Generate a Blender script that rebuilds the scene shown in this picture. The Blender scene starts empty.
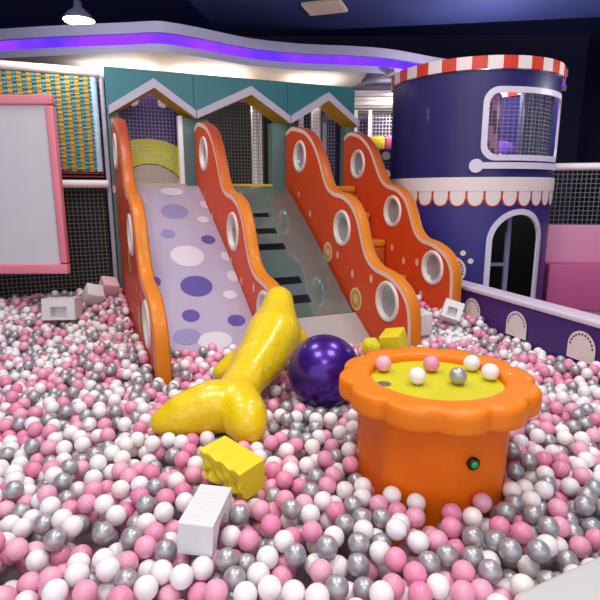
import bpy, bmesh, math, random
import numpy as np
from mathutils import Vector, Matrix
from mathutils.bvhtree import BVHTree

random.seed(7)
rng = np.random.default_rng(11)
PI = math.pi
scene = bpy.context.scene
COL = scene.collection
S = 0.36                      # height of the ball surface above the floor
FX, FY, PHI = -2.073, 5.925, math.radians(22.78)   # left front corner of the playhouse, its turn
CAMZ = 1.18

# ------------------------------------------------------------------ helpers
def lin(c):
    return tuple(((v / 255) / 12.92 if v / 255 <= 0.04045 else (((v / 255) + 0.055) / 1.055) ** 2.4) for v in c)

def mat(name, rgb, rough=0.5, metal=0.0, coat=0.0, var=0.06, nscale=6.0, bump=0.0, bscale=40.0, emis=None, estr=0.0, spec=0.5, trans=0.0, alpha=1.0, ior=1.45, sheen=0.0, sss=0.0):
    m = bpy.data.materials.new(name); m.use_nodes = True
    nt = m.node_tree; b = nt.nodes['Principled BSDF']
    c = lin(rgb)
    b.inputs['Roughness'].default_value = rough
    b.inputs['Metallic'].default_value = metal
    b.inputs['Coat Weight'].default_value = coat
    b.inputs['Coat Roughness'].default_value = 0.08
    b.inputs['Specular IOR Level'].default_value = spec
    b.inputs['IOR'].default_value = ior
    b.inputs['Transmission Weight'].default_value = trans
    b.inputs['Alpha'].default_value = alpha
    if sss:
        b.inputs['Subsurface Weight'].default_value = sss
        b.inputs['Subsurface Radius'].default_value = (0.02, 0.02, 0.02)
    tc = nt.nodes.new('ShaderNodeTexCoord')
    n = nt.nodes.new('ShaderNodeTexNoise'); n.inputs['Scale'].default_value = nscale; n.inputs['Detail'].default_value = 4
    nt.links.new(tc.outputs['Object'], n.inputs['Vector'])
    mx = nt.nodes.new('ShaderNodeMix'); mx.data_type = 'RGBA'
    mx.inputs['A'].default_value = tuple(max(0, v * (1 - var)) for v in c) + (1,)
    mx.inputs['B'].default_value = tuple(min(1, v * (1 + var)) for v in c) + (1,)
    nt.links.new(n.outputs['Fac'], mx.inputs['Factor'])
    nt.links.new(mx.outputs['Result'], b.inputs['Base Color'])
    if bump:
        n2 = nt.nodes.new('ShaderNodeTexNoise'); n2.inputs['Scale'].default_value = bscale; n2.inputs['Detail'].default_value = 3
        nt.links.new(tc.outputs['Object'], n2.inputs['Vector'])
        bp = nt.nodes.new('ShaderNodeBump'); bp.inputs['Strength'].default_value = bump; bp.inputs['Distance'].default_value = 0.02
        nt.links.new(n2.outputs['Fac'], bp.inputs['Height']); nt.links.new(bp.outputs['Normal'], b.inputs['Normal'])
    if emis is not None:
        b.inputs['Emission Color'].default_value = lin(emis) + (1,)
        b.inputs['Emission Strength'].default_value = estr
    return m

class MB:
    """collects verts and faces; build() links them as ONE mesh object"""
    def __init__(self): self.v = []; self.f = []; self.m = []; self.s = []
    def add(self, vs, fs, mi=0, smooth=False):
        b = len(self.v); self.v += [tuple(x) for x in vs]
        for f in fs:
            self.f.append(tuple(b + i for i in f)); self.m.append(mi); self.s.append(smooth)
        return self
    def box(self, x0, x1, y0, y1, z0, z1, mi=0, M=None, bev=0.0):
        if bev > 0:
            bm = bmesh.new(); bmesh.ops.create_cube(bm, size=1)
            bmesh.ops.scale(bm, vec=(x1 - x0, y1 - y0, z1 - z0), verts=bm.verts)
            bmesh.ops.bevel(bm, geom=list(bm.edges), offset=bev, segments=3, affect='EDGES', profile=0.5)
            bmesh.ops.translate(bm, vec=((x0 + x1) / 2, (y0 + y1) / 2, (z0 + z1) / 2), verts=bm.verts)
            return self.bm(bm, mi, M, smooth=True)
        vs = [Vector((x, y, z)) for z in (z0, z1) for y in (y0, y1) for x in (x0, x1)]
        if M is not None: vs = [M @ v for v in vs]
        return self.add(vs, [(0, 2, 3, 1), (4, 5, 7, 6), (0, 1, 5, 4), (2, 6, 7, 3), (0, 4, 6, 2), (1, 3, 7, 5)], mi)
    def bm(self, bm, mi=0, M=None, smooth=False):
        bm.verts.ensure_lookup_table(); bm.verts.index_update()
        vs = [(M @ v.co) if M is not None else v.co.copy() for v in bm.verts]
        self.add(vs, [[v.index for v in f.verts] for f in bm.faces], mi, smooth); bm.free(); return self
    def prism(self, poly, d0, d1, axis='x', mi=0, mi_side=None, smooth_side=False):
        """poly: list of (a,b); extruded along axis between d0 and d1 (x: (a,b)=(y,z); y: (x,z); z: (x,y))"""
        def P(a, b, d): return {'x': (d, a, b), 'y': (a, d, b), 'z': (a, b, d)}[axis]
        n = len(poly)
        self.add([P(a, b, d0) for a, b in poly], [tuple(range(n))], mi)
        self.add([P(a, b, d1) for a, b in poly], [tuple(range(n))[::-1]], mi)
        self.add([P(a, b, d) for d in (d0, d1) for a, b in poly], [(i, (i + 1) % n, n + (i + 1) % n, n + i) for i in range(n)], mi if mi_side is None else mi_side, smooth_side)
        return self
    def tube(self, p0, p1, r0, r1=None, n=14, mi=0, cap=True, smooth=True):
        r1 = r0 if r1 is None else r1
        p0, p1 = Vector(p0), Vector(p1); d = (p1 - p0).normalized()
        a = d.orthogonal().normalized(); b = d.cross(a)
        R = [[p + r * (math.cos(2 * PI * i / n) * a + math.sin(2 * PI * i / n) * b) for i in range(n)] for p, r in ((p0, r0), (p1, r1))]
        self.add(R[0] + R[1], [(i, (i + 1) % n, n + (i + 1) % n, n + i) for i in range(n)], mi, smooth)
        if cap: self.add(R[0], [tuple(range(n))[::-1]], mi); self.add(R[1], [tuple(range(n))], mi)
        return self
    def lathe(self, prof, n=32, mi=0, M=None, smooth=True, close=False):
        """prof: list of (r, h) turned about the local z axis"""
        vs = []; k = len(prof)
        for r, h in prof:
            for i in range(n):
                v = Vector((r * math.cos(2 * PI * i / n), r * math.sin(2 * PI * i / n), h))
                vs.append(M @ v if M is not None else v)
        fs = []
        for j in range(k if close else k - 1):
            jj = (j + 1) % k
            for i in range(n):
                fs.append((j * n + i, j * n + (i + 1) % n, jj * n + (i + 1) % n, jj * n + i))
        return self.add(vs, fs, mi, smooth)
    def sphere(self, c, r, nu=20, nv=12, mi=0, sc=(1, 1, 1)):
        c = Vector(c); vs = [c + Vector((0, 0, r * sc[2]))]
        for j in range(1, nv):
            t = PI * j / nv
            for i in range(nu):
                p = 2 * PI * i / nu
                vs.append(c + Vector((r * sc[0] * math.sin(t) * math.cos(p), r * sc[1] * math.sin(t) * math.sin(p), r * sc[2] * math.cos(t))))
        vs.append(c - Vector((0, 0, r * sc[2])))
        fs = [(0, 1 + i, 1 + (i + 1) % nu) for i in range(nu)]
        for j in range(nv - 2):
            a = 1 + j * nu; b = a + nu
            fs += [(a + i, b + i, b + (i + 1) % nu, a + (i + 1) % nu) for i in range(nu)]
        a = 1 + (nv - 2) * nu; L = len(vs) - 1
        fs += [(a + i, L, a + (i + 1) % nu) for i in range(nu)]
        return self.add(vs, fs, mi, True)
    def disc(self, c, ru, rv, ax_u, ax_v, n=28, mi=0):
        c, ax_u, ax_v = Vector(c), Vector(ax_u), Vector(ax_v)
        return self.add([c + ru * math.cos(2 * PI * i / n) * ax_u + rv * math.sin(2 * PI * i / n) * ax_v for i in range(n)], [tuple(range(n))], mi)
    def build(self, name, mats, parent=None, fix=True):
        me = bpy.data.meshes.new(name)
        me.from_pydata(self.v, [], self.f)
        for m in (mats if isinstance(mats, (list, tuple)) else [mats]): me.materials.append(m)
        me.polygons.foreach_set('material_index', self.m)
        me.polygons.foreach_set('use_smooth', self.s)
        if fix:
            bm = bmesh.new(); bm.from_mesh(me); bmesh.ops.recalc_face_normals(bm, faces=bm.faces); bm.to_mesh(me); bm.free()
        me.update()
        o = bpy.data.objects.new(name, me); COL.objects.link(o)
        if parent is not None: o.parent = parent
        return o

def tag(o, label=None, cat=None, group=None, kind=None):
    if label: o['label'] = label
    if cat: o['category'] = cat
    if group: o['group'] = group
    if kind: o['kind'] = kind
    return o

def thing(name, label, cat, loc, rz=0.0, group=None):
    o = bpy.data.objects.new(name, None); COL.objects.link(o); o.empty_display_size = 0.1
    o.location = loc; o.rotation_euler = (0, 0, rz)
    return tag(o, label, cat, group)

def W(u, s, z):
    """playhouse frame (u along the front, s out of it towards the pool, z above the ball surface) -> world"""
    return Vector((FX + u * math.cos(PHI) + s * math.sin(PHI), FY + u * math.sin(PHI) - s * math.cos(PHI), z + S))

def smooth_curve(pts, sub=5):
    out = []; n = len(pts)
    for i in range(n - 1):
        p0, p1, p2, p3 = pts[max(i - 1, 0)], pts[i], pts[i + 1], pts[min(i + 2, n - 1)]
        for k in range(sub):
            t = k / sub
            out.append(tuple(0.5 * (2 * p1[j] + (p2[j] - p0[j]) * t + (2 * p0[j] - 5 * p1[j] + 4 * p2[j] - p3[j]) * t * t + (3 * p1[j] - p0[j] - 3 * p2[j] + p3[j]) * t ** 3) for j in (0, 1)))
    out.append(pts[-1]); return out

# ------------------------------------------------------------------ materials
M = {}
M['red'] = mat('red_orange_vinyl', (222, 78, 32), 0.5, coat=0.05, spec=0.3, bump=0.02, bscale=30)
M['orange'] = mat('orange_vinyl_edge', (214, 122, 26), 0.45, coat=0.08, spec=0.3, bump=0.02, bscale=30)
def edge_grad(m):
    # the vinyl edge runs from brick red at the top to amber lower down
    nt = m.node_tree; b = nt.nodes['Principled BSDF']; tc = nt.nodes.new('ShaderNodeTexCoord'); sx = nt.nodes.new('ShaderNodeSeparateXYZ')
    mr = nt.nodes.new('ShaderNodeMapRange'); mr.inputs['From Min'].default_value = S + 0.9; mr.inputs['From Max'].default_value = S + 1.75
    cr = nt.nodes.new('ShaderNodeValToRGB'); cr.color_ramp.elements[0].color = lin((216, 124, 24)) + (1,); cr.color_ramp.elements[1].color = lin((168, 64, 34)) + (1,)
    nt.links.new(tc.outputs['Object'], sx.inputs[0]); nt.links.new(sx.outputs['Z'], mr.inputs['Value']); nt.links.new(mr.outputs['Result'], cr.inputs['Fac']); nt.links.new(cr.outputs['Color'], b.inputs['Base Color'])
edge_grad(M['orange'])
M['piping'] = mat('cream_piping', (246, 214, 190), 0.5)
M['ringw'] = mat('white_plastic_ring', (232, 222, 212), 0.35, coat=0.3)
M['dish'] = mat('pale_grey_glossy_dish', (176, 182, 184), 0.16, metal=0.35, coat=0.5)
M['spot'] = mat('pale_pink_spot', (246, 190, 168), 0.5)
M['spoty'] = mat('olive_yellow_spot', (206, 176, 48), 0.5)
M['lav'] = mat('lavender_slide', (178, 168, 190), 0.28, coat=0.35, var=0.03)
M['dotp'] = mat('purple_dot', (98, 84, 156), 0.3, coat=0.3, var=0.03)
M['dotl'] = mat('lilac_dot', (146, 140, 182), 0.3, coat=0.3, var=0.03)
M['dotw'] = mat('white_dot', (216, 206, 216), 0.3, coat=0.3, var=0.03)
M['piano'] = mat('glossy_grey_green_slide', (112, 128, 122), 0.09, metal=0.35, coat=0.9, var=0.06, ior=1.7)
M['black'] = mat('black_key', (14, 13, 15), 0.25, coat=0.3)
M['pad'] = mat('pale_landing_pad', (176, 170, 166), 0.3, coat=0.3, bump=0.03, bscale=12)
M['rail'] = mat('clear_grey_edge', (150, 140, 136), 0.2, coat=0.5)
M['teal'] = mat('teal_panel', (44, 106, 112), 0.35, coat=0.25, var=0.08, nscale=1.5)
M['tealg'] = mat('grey_teal_pillar', (84, 116, 112), 0.4, coat=0.15, var=0.05)
M['lilac'] = mat('lilac_grey_trim', (176, 168, 184), 0.45, var=0.04)
M['yellow'] = mat('mustard_underside', (214, 172, 26), 0.45, var=0.05)
M['beige'] = mat('beige_board', (200, 186, 160), 0.5)
M['white'] = mat('white_paint', (242, 238, 236), 0.4)
M['whitetube'] = mat('white_foam_tube', (240, 230, 230), 0.45, bump=0.03)
M['navyboard'] = mat('navy_purple_board', (58, 46, 112), 0.5)
M['lime'] = mat('lime_yellow_board', (226, 220, 24), 0.5)
M['brown'] = mat('brown_line', (92, 60, 20), 0.6)
M['netw'] = mat('pale_net_cord', (168, 160, 186), 0.7)
M['netg'] = mat('grey_net_cord', (120, 116, 112), 0.7)
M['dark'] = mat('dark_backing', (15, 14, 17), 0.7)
M['strap'] = mat('ochre_webbing_strap', (188, 154, 54), 0.7, var=0.3, nscale=30, bump=0.3, bscale=80)
M['tealstrap'] = mat('teal_webbing_strap', (90, 168, 186), 0.7, var=0.75, nscale=28, bump=0.3, bscale=80)
M['bluestrap'] = mat('pale_blue_padding', (178, 204, 226), 0.5, var=0.25, nscale=12)
M['redstrap'] = mat('red_webbing_strap', (120, 44, 38), 0.7, var=0.4, nscale=30)
M['navy'] = mat('navy_vinyl', (40, 35, 98), 0.42, coat=0.08, var=0.06, nscale=2)
M['blue'] = mat('blue_violet_vinyl', (54, 47, 124), 0.42, coat=0.08, var=0.06, nscale=2)
M['cream'] = mat('cream_vinyl', (238, 222, 216), 0.45, var=0.03)
M['scarlet'] = mat('scarlet_vinyl', (214, 62, 40), 0.42)
M['trimw'] = mat('white_lilac_trim', (222, 214, 232), 0.4)
M['purple'] = mat('deep_purple_padding', (66, 34, 110), 0.4, coat=0.15, bump=0.03, bscale=14)
M['captop'] = mat('white_lilac_cap', (220, 208, 222), 0.42)
M['hole'] = mat('dark_punched_hole', (60, 48, 64), 0.7)
M['star'] = mat('shiny_yellow_vinyl', (232, 198, 14), 0.32, coat=0.3, spec=0.4, var=0.07, bump=0.75, bscale=11)
M['yfoam'] = mat('lemon_yellow_foam', (228, 208, 30), 0.45, var=0.05, bump=0.08, bscale=18)
M['wfoam'] = mat('white_foam', (226, 222, 220), 0.55, var=0.04, bump=0.05, bscale=30)
M['pfoam'] = mat('pale_pink_foam', (240, 196, 206), 0.55, var=0.04)
M['tabo'] = mat('orange_soft_vinyl', (234, 110, 8), 0.45, coat=0.05, spec=0.3, var=0.04, bump=0.06, bscale=6)
M['tabor'] = mat('orange_soft_vinyl_rim', (238, 126, 14), 0.42, coat=0.05, spec=0.35, var=0.04, bump=0.05, bscale=8)
M['taby'] = mat('yellow_table_felt', (206, 196, 22), 0.5, var=0.06)
M['btnk'] = mat('black_button_rim', (22, 26, 22), 0.3)
M['btng'] = mat('green_button', (22, 150, 62), 0.25, coat=0.4, emis=(20, 160, 60), estr=0.15)
M['gym'] = mat('metallic_purple_rubber', (70, 30, 134), 0.3, metal=0.55, coat=0.3, var=0.08, nscale=20)
M['pinkpad'] = mat('pink_padded_frame', (224, 132, 146), 0.45, bump=0.03)
M['board'] = mat('white_grey_board', (208, 206, 210), 0.5)
M['ceil'] = mat('dark_navy_ceiling', (74, 82, 150), 0.8)
M['duct'] = mat('blue_navy_duct', (48, 58, 112), 0.6)
M['soff'] = mat('grey_lilac_soffit', (150, 146, 176), 0.6)
M['under'] = mat('white_soffit_underside', (214, 206, 200), 0.6)
M['lamp'] = mat('warm_lamp_diffuser', (255, 240, 214), 0.5, emis=(255, 228, 190), estr=14)
M['vent'] = mat('beige_vent', (190, 172, 158), 0.5, emis=(190, 170, 150), estr=0.12)
M['ventd'] = mat('vent_slot', (110, 96, 90), 0.6)
M['wall'] = mat('dark_navy_wall', (58, 58, 98), 0.7)
M['floor'] = mat('grey_pit_floor', (150, 132, 142), 0.7)
M['pink'] = mat('pink_soft_padding', (226, 150, 184), 0.5, var=0.06)
M['pinkd'] = mat('magenta_pink_padding', (206, 96, 150), 0.5, var=0.06)
M['ybar'] = mat('yellow_bar_padding', (222, 196, 40), 0.5)
M['steel'] = mat('grey_curtain', (86, 92, 112), 0.35, metal=0.2, bump=0.2, bscale=9)
M['gloss'] = mat('glossy_purple_inflatable', (92, 60, 150), 0.15, coat=0.6, bump=0.3, bscale=6)
M['bagd'] = mat('plum_bag_vinyl', (98, 50, 82), 0.35, coat=0.3)
M['bagp'] = mat('pink_grey_bag_stripe', (170, 120, 150), 0.4, coat=0.2)
M['step'] = mat('burnt_orange_step', (186, 84, 22), 0.45, bump=0.03)
M['stept'] = mat('amber_step_top', (206, 128, 36), 0.45, bump=0.03)
M['ledge'] = mat('pale_grey_padded_ledge', (196, 196, 194), 0.5, bump=0.04, bscale=10)
# purple light strip: brighter and dimmer stretches along its length
def strip_mat():
    m = bpy.data.materials.new('purple_light_strip'); m.use_nodes = True; nt = m.node_tree
    nt.nodes.remove(nt.nodes['Principled BSDF'])
    e = nt.nodes.new('ShaderNodeEmission'); tc = nt.nodes.new('ShaderNodeTexCoord')
    n = nt.nodes.new('ShaderNodeTexNoise'); n.inputs['Scale'].default_value = 1.6
    cr = nt.nodes.new('ShaderNodeValToRGB')
    cr.color_ramp.elements[0].position = 0.38; cr.color_ramp.elements[0].color = lin((84, 44, 236)) + (1,)
    cr.color_ramp.elements[1].position = 0.62; cr.color_ramp.elements[1].color = lin((132, 52, 244)) + (1,)
    nt.links.new(tc.outputs['Object'], n.inputs['Vector']); nt.links.new(n.outputs['Fac'], cr.inputs['Fac'])
    nt.links.new(cr.outputs['Color'], e.inputs['Color']); e.inputs['Strength'].default_value = 1.3
    nt.links.new(e.outputs['Emission'], nt.nodes['Material Output'].inputs['Surface'])
    return m
M['strip'] = strip_mat()
# ribbed white foam
def ribbed():
    m = mat('ribbed_white_foam', (226, 224, 224), 0.55, var=0.03); nt = m.node_tree
    b = nt.nodes['Principled BSDF']; tc = nt.nodes.new('ShaderNodeTexCoord')
    w = nt.nodes.new('ShaderNodeTexWave'); w.bands_direction = 'Y'; w.inputs['Scale'].default_value = 22; w.inputs['Distortion'].default_value = 1.5
    nt.links.new(tc.outputs['Object'], w.inputs['Vector'])
    bp = nt.nodes.new('ShaderNodeBump'); bp.inputs['Strength'].default_value = 0.35; bp.inputs['Distance'].default_value = 0.006
    nt.links.new(w.outputs['Fac'], bp.inputs['Height']); nt.links.new(bp.outputs['Normal'], b.inputs['Normal'])
    return m
M['rib'] = ribbed()

# ------------------------------------------------------------------ the setting
def struct(o): o['kind'] = 'structure'; return o
struct(MB().box(-6.5, 6.5, -3.0, 12.5, -0.1, 0.0).build('floor', M['floor']))
struct(MB().box(-6.5, 6.5, -3.0, 12.5, 5.0, 5.1).build('ceiling', M['ceil']))
struct(MB().box(-6.6, -6.5, -3.0, 12.5, 0.0, 5.0).build('wall_left', M['wall']))
struct(MB().box(6.5, 6.6, -3.0, 12.5, 0.0, 5.0).build('wall_right', M['wall']))
struct(MB().box(-6.5, 6.5, 12.5, 12.6, 0.0, 5.0).build('wall_back', M['wall']))

# dropped soffit with the winding purple light strip
lip = [(-4.6, 6.75), (-3.9, 6.62), (-3.4, 6.52), (-2.95, 6.44), (-2.29, 6.35), (-1.93, 6.31), (-1.69, 6.27), (-1.5, 6.29), (-1.17, 6.5), (-0.62, 6.92), (0.01, 7.17), (0.67, 7.28), (1.23, 7.44), (2.0, 7.9), (2.8, 8.3), (4.2, 8.6)]
lip = smooth_curve(lip, 5)
def wall_strip(mb, pts, z0, z1, back=0.0, mi=0):
    vs = []
    for i, (x, y) in enumerate(pts): vs += [(x, y + back, z0), (x, y + back, z1)]
    mb.add(vs, [(2 * i, 2 * i + 2, 2 * i + 3, 2 * i + 1) for i in range(len(pts) - 1)], mi, True)
def shelf(mb, pts, z, b0, b1, mi=0):
    vs = []
    for x, y in pts: vs += [(x, y + b0, z), (x, y + b1, z)]
    mb.add(vs, [(2 * i, 2 * i + 2, 2 * i + 3, 2 * i + 1) for i in range(len(pts) - 1)], mi)
mb = MB()
z = lambda v: v + S
wall_strip(mb, lip, z(2.75), z(2.835)); shelf(mb, lip, z(2.835), 0, 0.06); shelf(mb, lip, z(2.955), 0.0, 0.06)
wall_strip(mb, lip, z(2.955), z(3.07)); shelf(mb, lip, z(3.07), 0, 4.5)
struct(mb.build('trim_1', M['soff'], fix=False))
mb = MB()
cut = [(x, y) for x, y in lip if x < 0.95]
vs = []
for x, y in cut: vs += [(x, y, z(2.75)), (x, max(8.3 - 0.02 * x, y + 0.3) if x < 0.83 else y + 0.6, z(2.75))]
mb.add(vs, [(2 * i, 2 * i + 2, 2 * i + 3, 2 * i + 1) for i in range(len(cut) - 1)], 0)
struct(mb.build('trim_2', M['under'], fix=False))
mb = MB(); wall_strip(mb, lip, z(2.835), z(2.955), 0.055)
tag(mb.build('light_strip', M['strip'], fix=False), 'glowing purple strip light winding along the soffit above the play structure', 'light strip')
# lower edge of the soffit, running back to the canopy
e0, e1 = Vector((0.83, 8.26, z(2.75))), Vector((1.3, 7.3, z(2.75)))
mb = MB(); dv = (e1 - e0); nn = Vector((-dv.y, dv.x, 0)).normalized() * 0.05
mb.add([e0 - nn, e1 - nn, e1 + nn, e0 + nn] + [v + Vector((0, 0, 0.05)) for v in (e0 - nn, e1 - nn, e1 + nn, e0 + nn)], [(0, 1, 2, 3), (4, 5, 6, 7), (0, 1, 5, 4), (1, 2, 6, 5), (2, 3, 7, 6), (3, 0, 4, 7)])
struct(mb.build('trim_3', M['soff']))
# big square duct under the ceiling with a beige vent
mb = MB()
ang = math.atan2(0.5, 5.2)
Md = Matrix.Translation((0.4, 7.35, 0)) @ Matrix.Rotation(math.radians(-8), 4, 'Z')
mb.box(-1.6, 4.8, -1.3, 0.45, z(3.42), z(4.2), 0, Md)
mb.box(-1.6, 4.8, 0.47, 0.75, z(3.7), z(4.0), 0, Md)
tag(mb.build('ceiling_duct', M['duct']), 'wide dark blue boxed duct crossing under the ceiling', 'duct')
t = thing('ceiling_vent', 'square beige vent grille on the underside of the blue ceiling duct', 'vent', (0.31, 6.87, z(3.385)), math.radians(-18))
mb = MB()
for a in ((-0.24, 0.24, -0.2, -0.15), (-0.24, 0.24, 0.15, 0.2), (-0.24, -0.19, -0.15, 0.15), (0.19, 0.24, -0.15, 0.15)): mb.box(*a, 0.0, 0.03)
mb.build('vent_frame', M['vent'], t)
mb = MB()
for k in range(9): mb.box(-0.19, 0.19, -0.15 + k * 0.033, -0.128 + k * 0.033, 0.006, 0.022)
mb.build('vent_slats', M['vent'], t)
MB().box(-0.19, 0.19, -0.15, 0.15, 0.024, 0.028).build('vent_backing', M['ventd'], t)
# hanging lamp at the upper left
t = thing('ceiling_lamp', 'round warm white lamp hanging from the dark ceiling, upper left', 'lamp', (-3.05, 7.76, z(3.5)))
MB().lathe([(0.0, 0.0), (0.10, 0.002), (0.19, 0.012), (0.205, 0.03)], 28).build('lamp_diffuser', M['lamp'], t)
MB().lathe([(0.21, 0.025), (0.215, 0.04), (0.15, 0.12), (0.06, 0.19), (0.05, 0.27), (0.0, 0.27)], 28).build('lamp_shade', M['soff'], t)
MB().tube((0, 0, 0.27), (0, 0, 1.13), 0.012, n=8).build('lamp_cord', M['black'], t)

# ------------------------------------------------------------------ side panels of the slides
profC = [(0.03, 1.925), (0.2, 1.968), (0.36, 1.95), (0.635, 1.886), (0.844, 1.767), (0.978, 1.635), (1.083, 1.49), (1.165, 1.355), (1.255, 1.257), (1.395, 1.2), (1.563, 1.178), (1.742, 1.115), (1.863, 1.02), (1.936, 0.922), (1.987, 0.82), (2.038, 0.71), (2.114, 0.605), (2.242, 0.535), (2.384, 0.512), (2.518, 0.485), (2.663, 0.42), (2.755, 0.345), (2.815, 0.25), (2.84, 0.13), (2.85, 0.0), (2.85, -0.2), (2.85, -S)]
profD = [(0.03, 1.895), (0.15, 1.94), (0.298, 1.933), (0.521, 1.86), (0.735, 1.703), (0.869, 1.522), (0.985, 1.37), (1.11, 1.29), (1.32, 1.242), (1.494, 1.14), (1.6, 0.99), (1.665, 0.865), (1.725, 0.785), (1.83, 0.725), (1.988, 0.70), (2.1376, 0.65), (2.256, 0.572), (2.324, 0.475), (2.348, 0.36), (2.352, 0.24), (2.352, 0.1), (2.352, -0.1), (2.352, -S)]
holesC = [(0.477, 1.602, 0.185), (1.58, 0.832, 0.183), (2.462, 0.242, 0.185)]
holesD = [(0.415, 1.533, 0.18), (1.24, 0.978, 0.178), (2.009, 0.437, 0.178)]
TH = 0.1

def offset(curve, d):
    out = []
    for i in range(len(curve)):
        a = Vector(curve[max(i - 1, 0)]); b = Vector(curve[min(i + 1, len(curve) - 1)])
        t = (b - a).normalized(); nrm = Vector((t.y, -t.x))       # to the inside of a left-to-right downhill curve
        nrm = Vector((-abs(t.y), -abs(t.x))) if False else Vector((t.y, -t.x))
        out.append((curve[i][0] + nrm.x * d, curve[i][1] + nrm.y * d))
    return out

def make_panel(label, u, prof, holes, spots):
    root = thing('slide_side_panel', label, 'slide side panel', W(u, 0, -S), PHI)
    curve = smooth_curve(prof, 4)
    Y = lambda s: -s
    Z = lambda zz: zz + S
    # body: two caps with round openings, a rounded edge strip
    mb = MB()
    rear = [(0.03, -S)]
    rb = 0.012
    inner = offset(curve, rb)
    for x in (0.0, TH):
        bm = bmesh.new(); edges = []
        loops = [inner + [(prof[-1][0] - rb, -S + 0.0005), (0.03, -S)]]
        for hs, hz, r in holes: loops.append([(hs + (r - 0.03) * math.cos(2 * PI * k / 36), hz + (r - 0.03) * math.sin(2 * PI * k / 36)) for k in range(36)])
        for lp in loops:
            vv = [bm.verts.new((x, Y(s), Z(q))) for s, q in lp]
            for k in range(len(vv)): edges.append(bm.edges.new((vv[k], vv[(k + 1) % len(vv)])))
        bmesh.ops.triangle_fill(bm, use_beauty=True, use_dissolve=False, edges=edges)
        mb.bm(bm, 0)
    rows = [(0.0, inner), (0.004, offset(curve, rb * 0.35)), (rb, curve), (TH - rb, curve), (TH - 0.004, offset(curve, rb * 0.35)), (TH, inner)]
    vs = []; n = len(curve)
    for x, c in rows: vs += [(x, Y(s), Z(q)) for s, q in c]
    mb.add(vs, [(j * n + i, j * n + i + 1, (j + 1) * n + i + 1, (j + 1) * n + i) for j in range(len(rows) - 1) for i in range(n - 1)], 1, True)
    mb.add([(0, Y(0.03), 0), (TH, Y(0.03), 0), (TH, Y(0.03), Z(prof[0][1])), (0, Y(0.03), Z(prof[0][1]))], [(0, 1, 2, 3)], 0)
    # cream piping line and spots on the faces
    keep = [i for i in range(n) if curve[i][1] > -0.25]
    o1, o2 = offset(curve, 0.008), offset(curve, 0.052)
    for x in (-0.0025, TH + 0.0025):
        vs = []
        for i in keep: vs += [(x, Y(o1[i][0]), Z(o1[i][1])), (x, Y(o2[i][0]), Z(o2[i][1]))]
        mb.add(vs, [(2 * i, 2 * i + 2, 2 * i + 3, 2 * i + 1) for i in range(len(keep) - 1)], 2)
        for (hs, hz, r, kind) in spots:
            xx = x
            if kind == 'y':
                mb.disc((xx, Y(hs), Z(hz)), r, r, (0, 1, 0), (0, 0, 1), 24, 2)
                xx = x * 1.4 if x < 0 else x + 0.001
                mb.disc((xx, Y(hs), Z(hz)), r - 0.022, r - 0.022, (0, 1, 0), (0, 0, 1), 24, 4)
                xx = x * 1.8 if x < 0 else x + 0.002
                mb.disc((xx, Y(hs), Z(hz)), r * 0.4, r * 0.4, (0, 1, 0), (0, 0, 1), 18, 3)
            else:
                mb.disc((xx, Y(hs), Z(hz)), r * 0.8, r * 1.15, (0, 1, 0), (0, 0, 1), 20, 3)
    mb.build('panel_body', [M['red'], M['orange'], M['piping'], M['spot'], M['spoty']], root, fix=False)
    for hs, hz, r in holes:
        Mx = Matrix.Translation((0, Y(hs), Z(hz))) @ Matrix.Rotation(PI / 2, 4, 'Y')
        ri = r - 0.042
        ring = MB().lathe([(r, -0.0), (r - 0.004, -0.012), (r - 0.018, -0.017), (ri + 0.008, -0.014), (ri, -0.004), (ri, TH + 0.004), (ri + 0.008, TH + 0.014), (r - 0.018, TH + 0.017), (r - 0.004, TH + 0.012), (r, TH)], 40, 0, Mx)
        ro = ring.build('porthole_ring', M['ringw'], root)
        MB().lathe([(ri - 0.001, 0.03), (ri * 0.86, 0.047), (ri * 0.6, 0.062), (ri * 0.3, 0.07), (0.002, 0.073)], 36, 0, Mx).build('porthole_dish', M['dish'], ro)
    return root
spC = [(1.495, 0.551, 0.034, 'p'), (1.822, 0.399, 0.036, 'p'), (2.183, 0.404, 0.036, 'p'), (1.262, 0.56, 0.105, 'y'), (1.90, 0.16, 0.115, 'y'), (0.45, 1.17, 0.03, 'p'), (0.79, 0.95, 0.034, 'p')]
spD = [(1.264, 0.572, 0.034, 'p'), (1.501, 0.449, 0.036, 'p'), (1.75, 0.462, 0.036, 'p'), (1.84, 0.136, 0.034, 'p'), (0.4, 1.12, 0.03, 'p')]
UB, UC, UD = 0.9104, 2.048, 2.86
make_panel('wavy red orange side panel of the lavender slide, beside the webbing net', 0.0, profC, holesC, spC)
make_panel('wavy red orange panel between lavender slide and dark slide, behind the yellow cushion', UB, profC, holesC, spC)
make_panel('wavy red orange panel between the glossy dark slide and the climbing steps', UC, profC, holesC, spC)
make_panel('shorter wavy red orange panel beside the navy tower, right of the climbing steps', UD, profD, holesD, spD)

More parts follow.
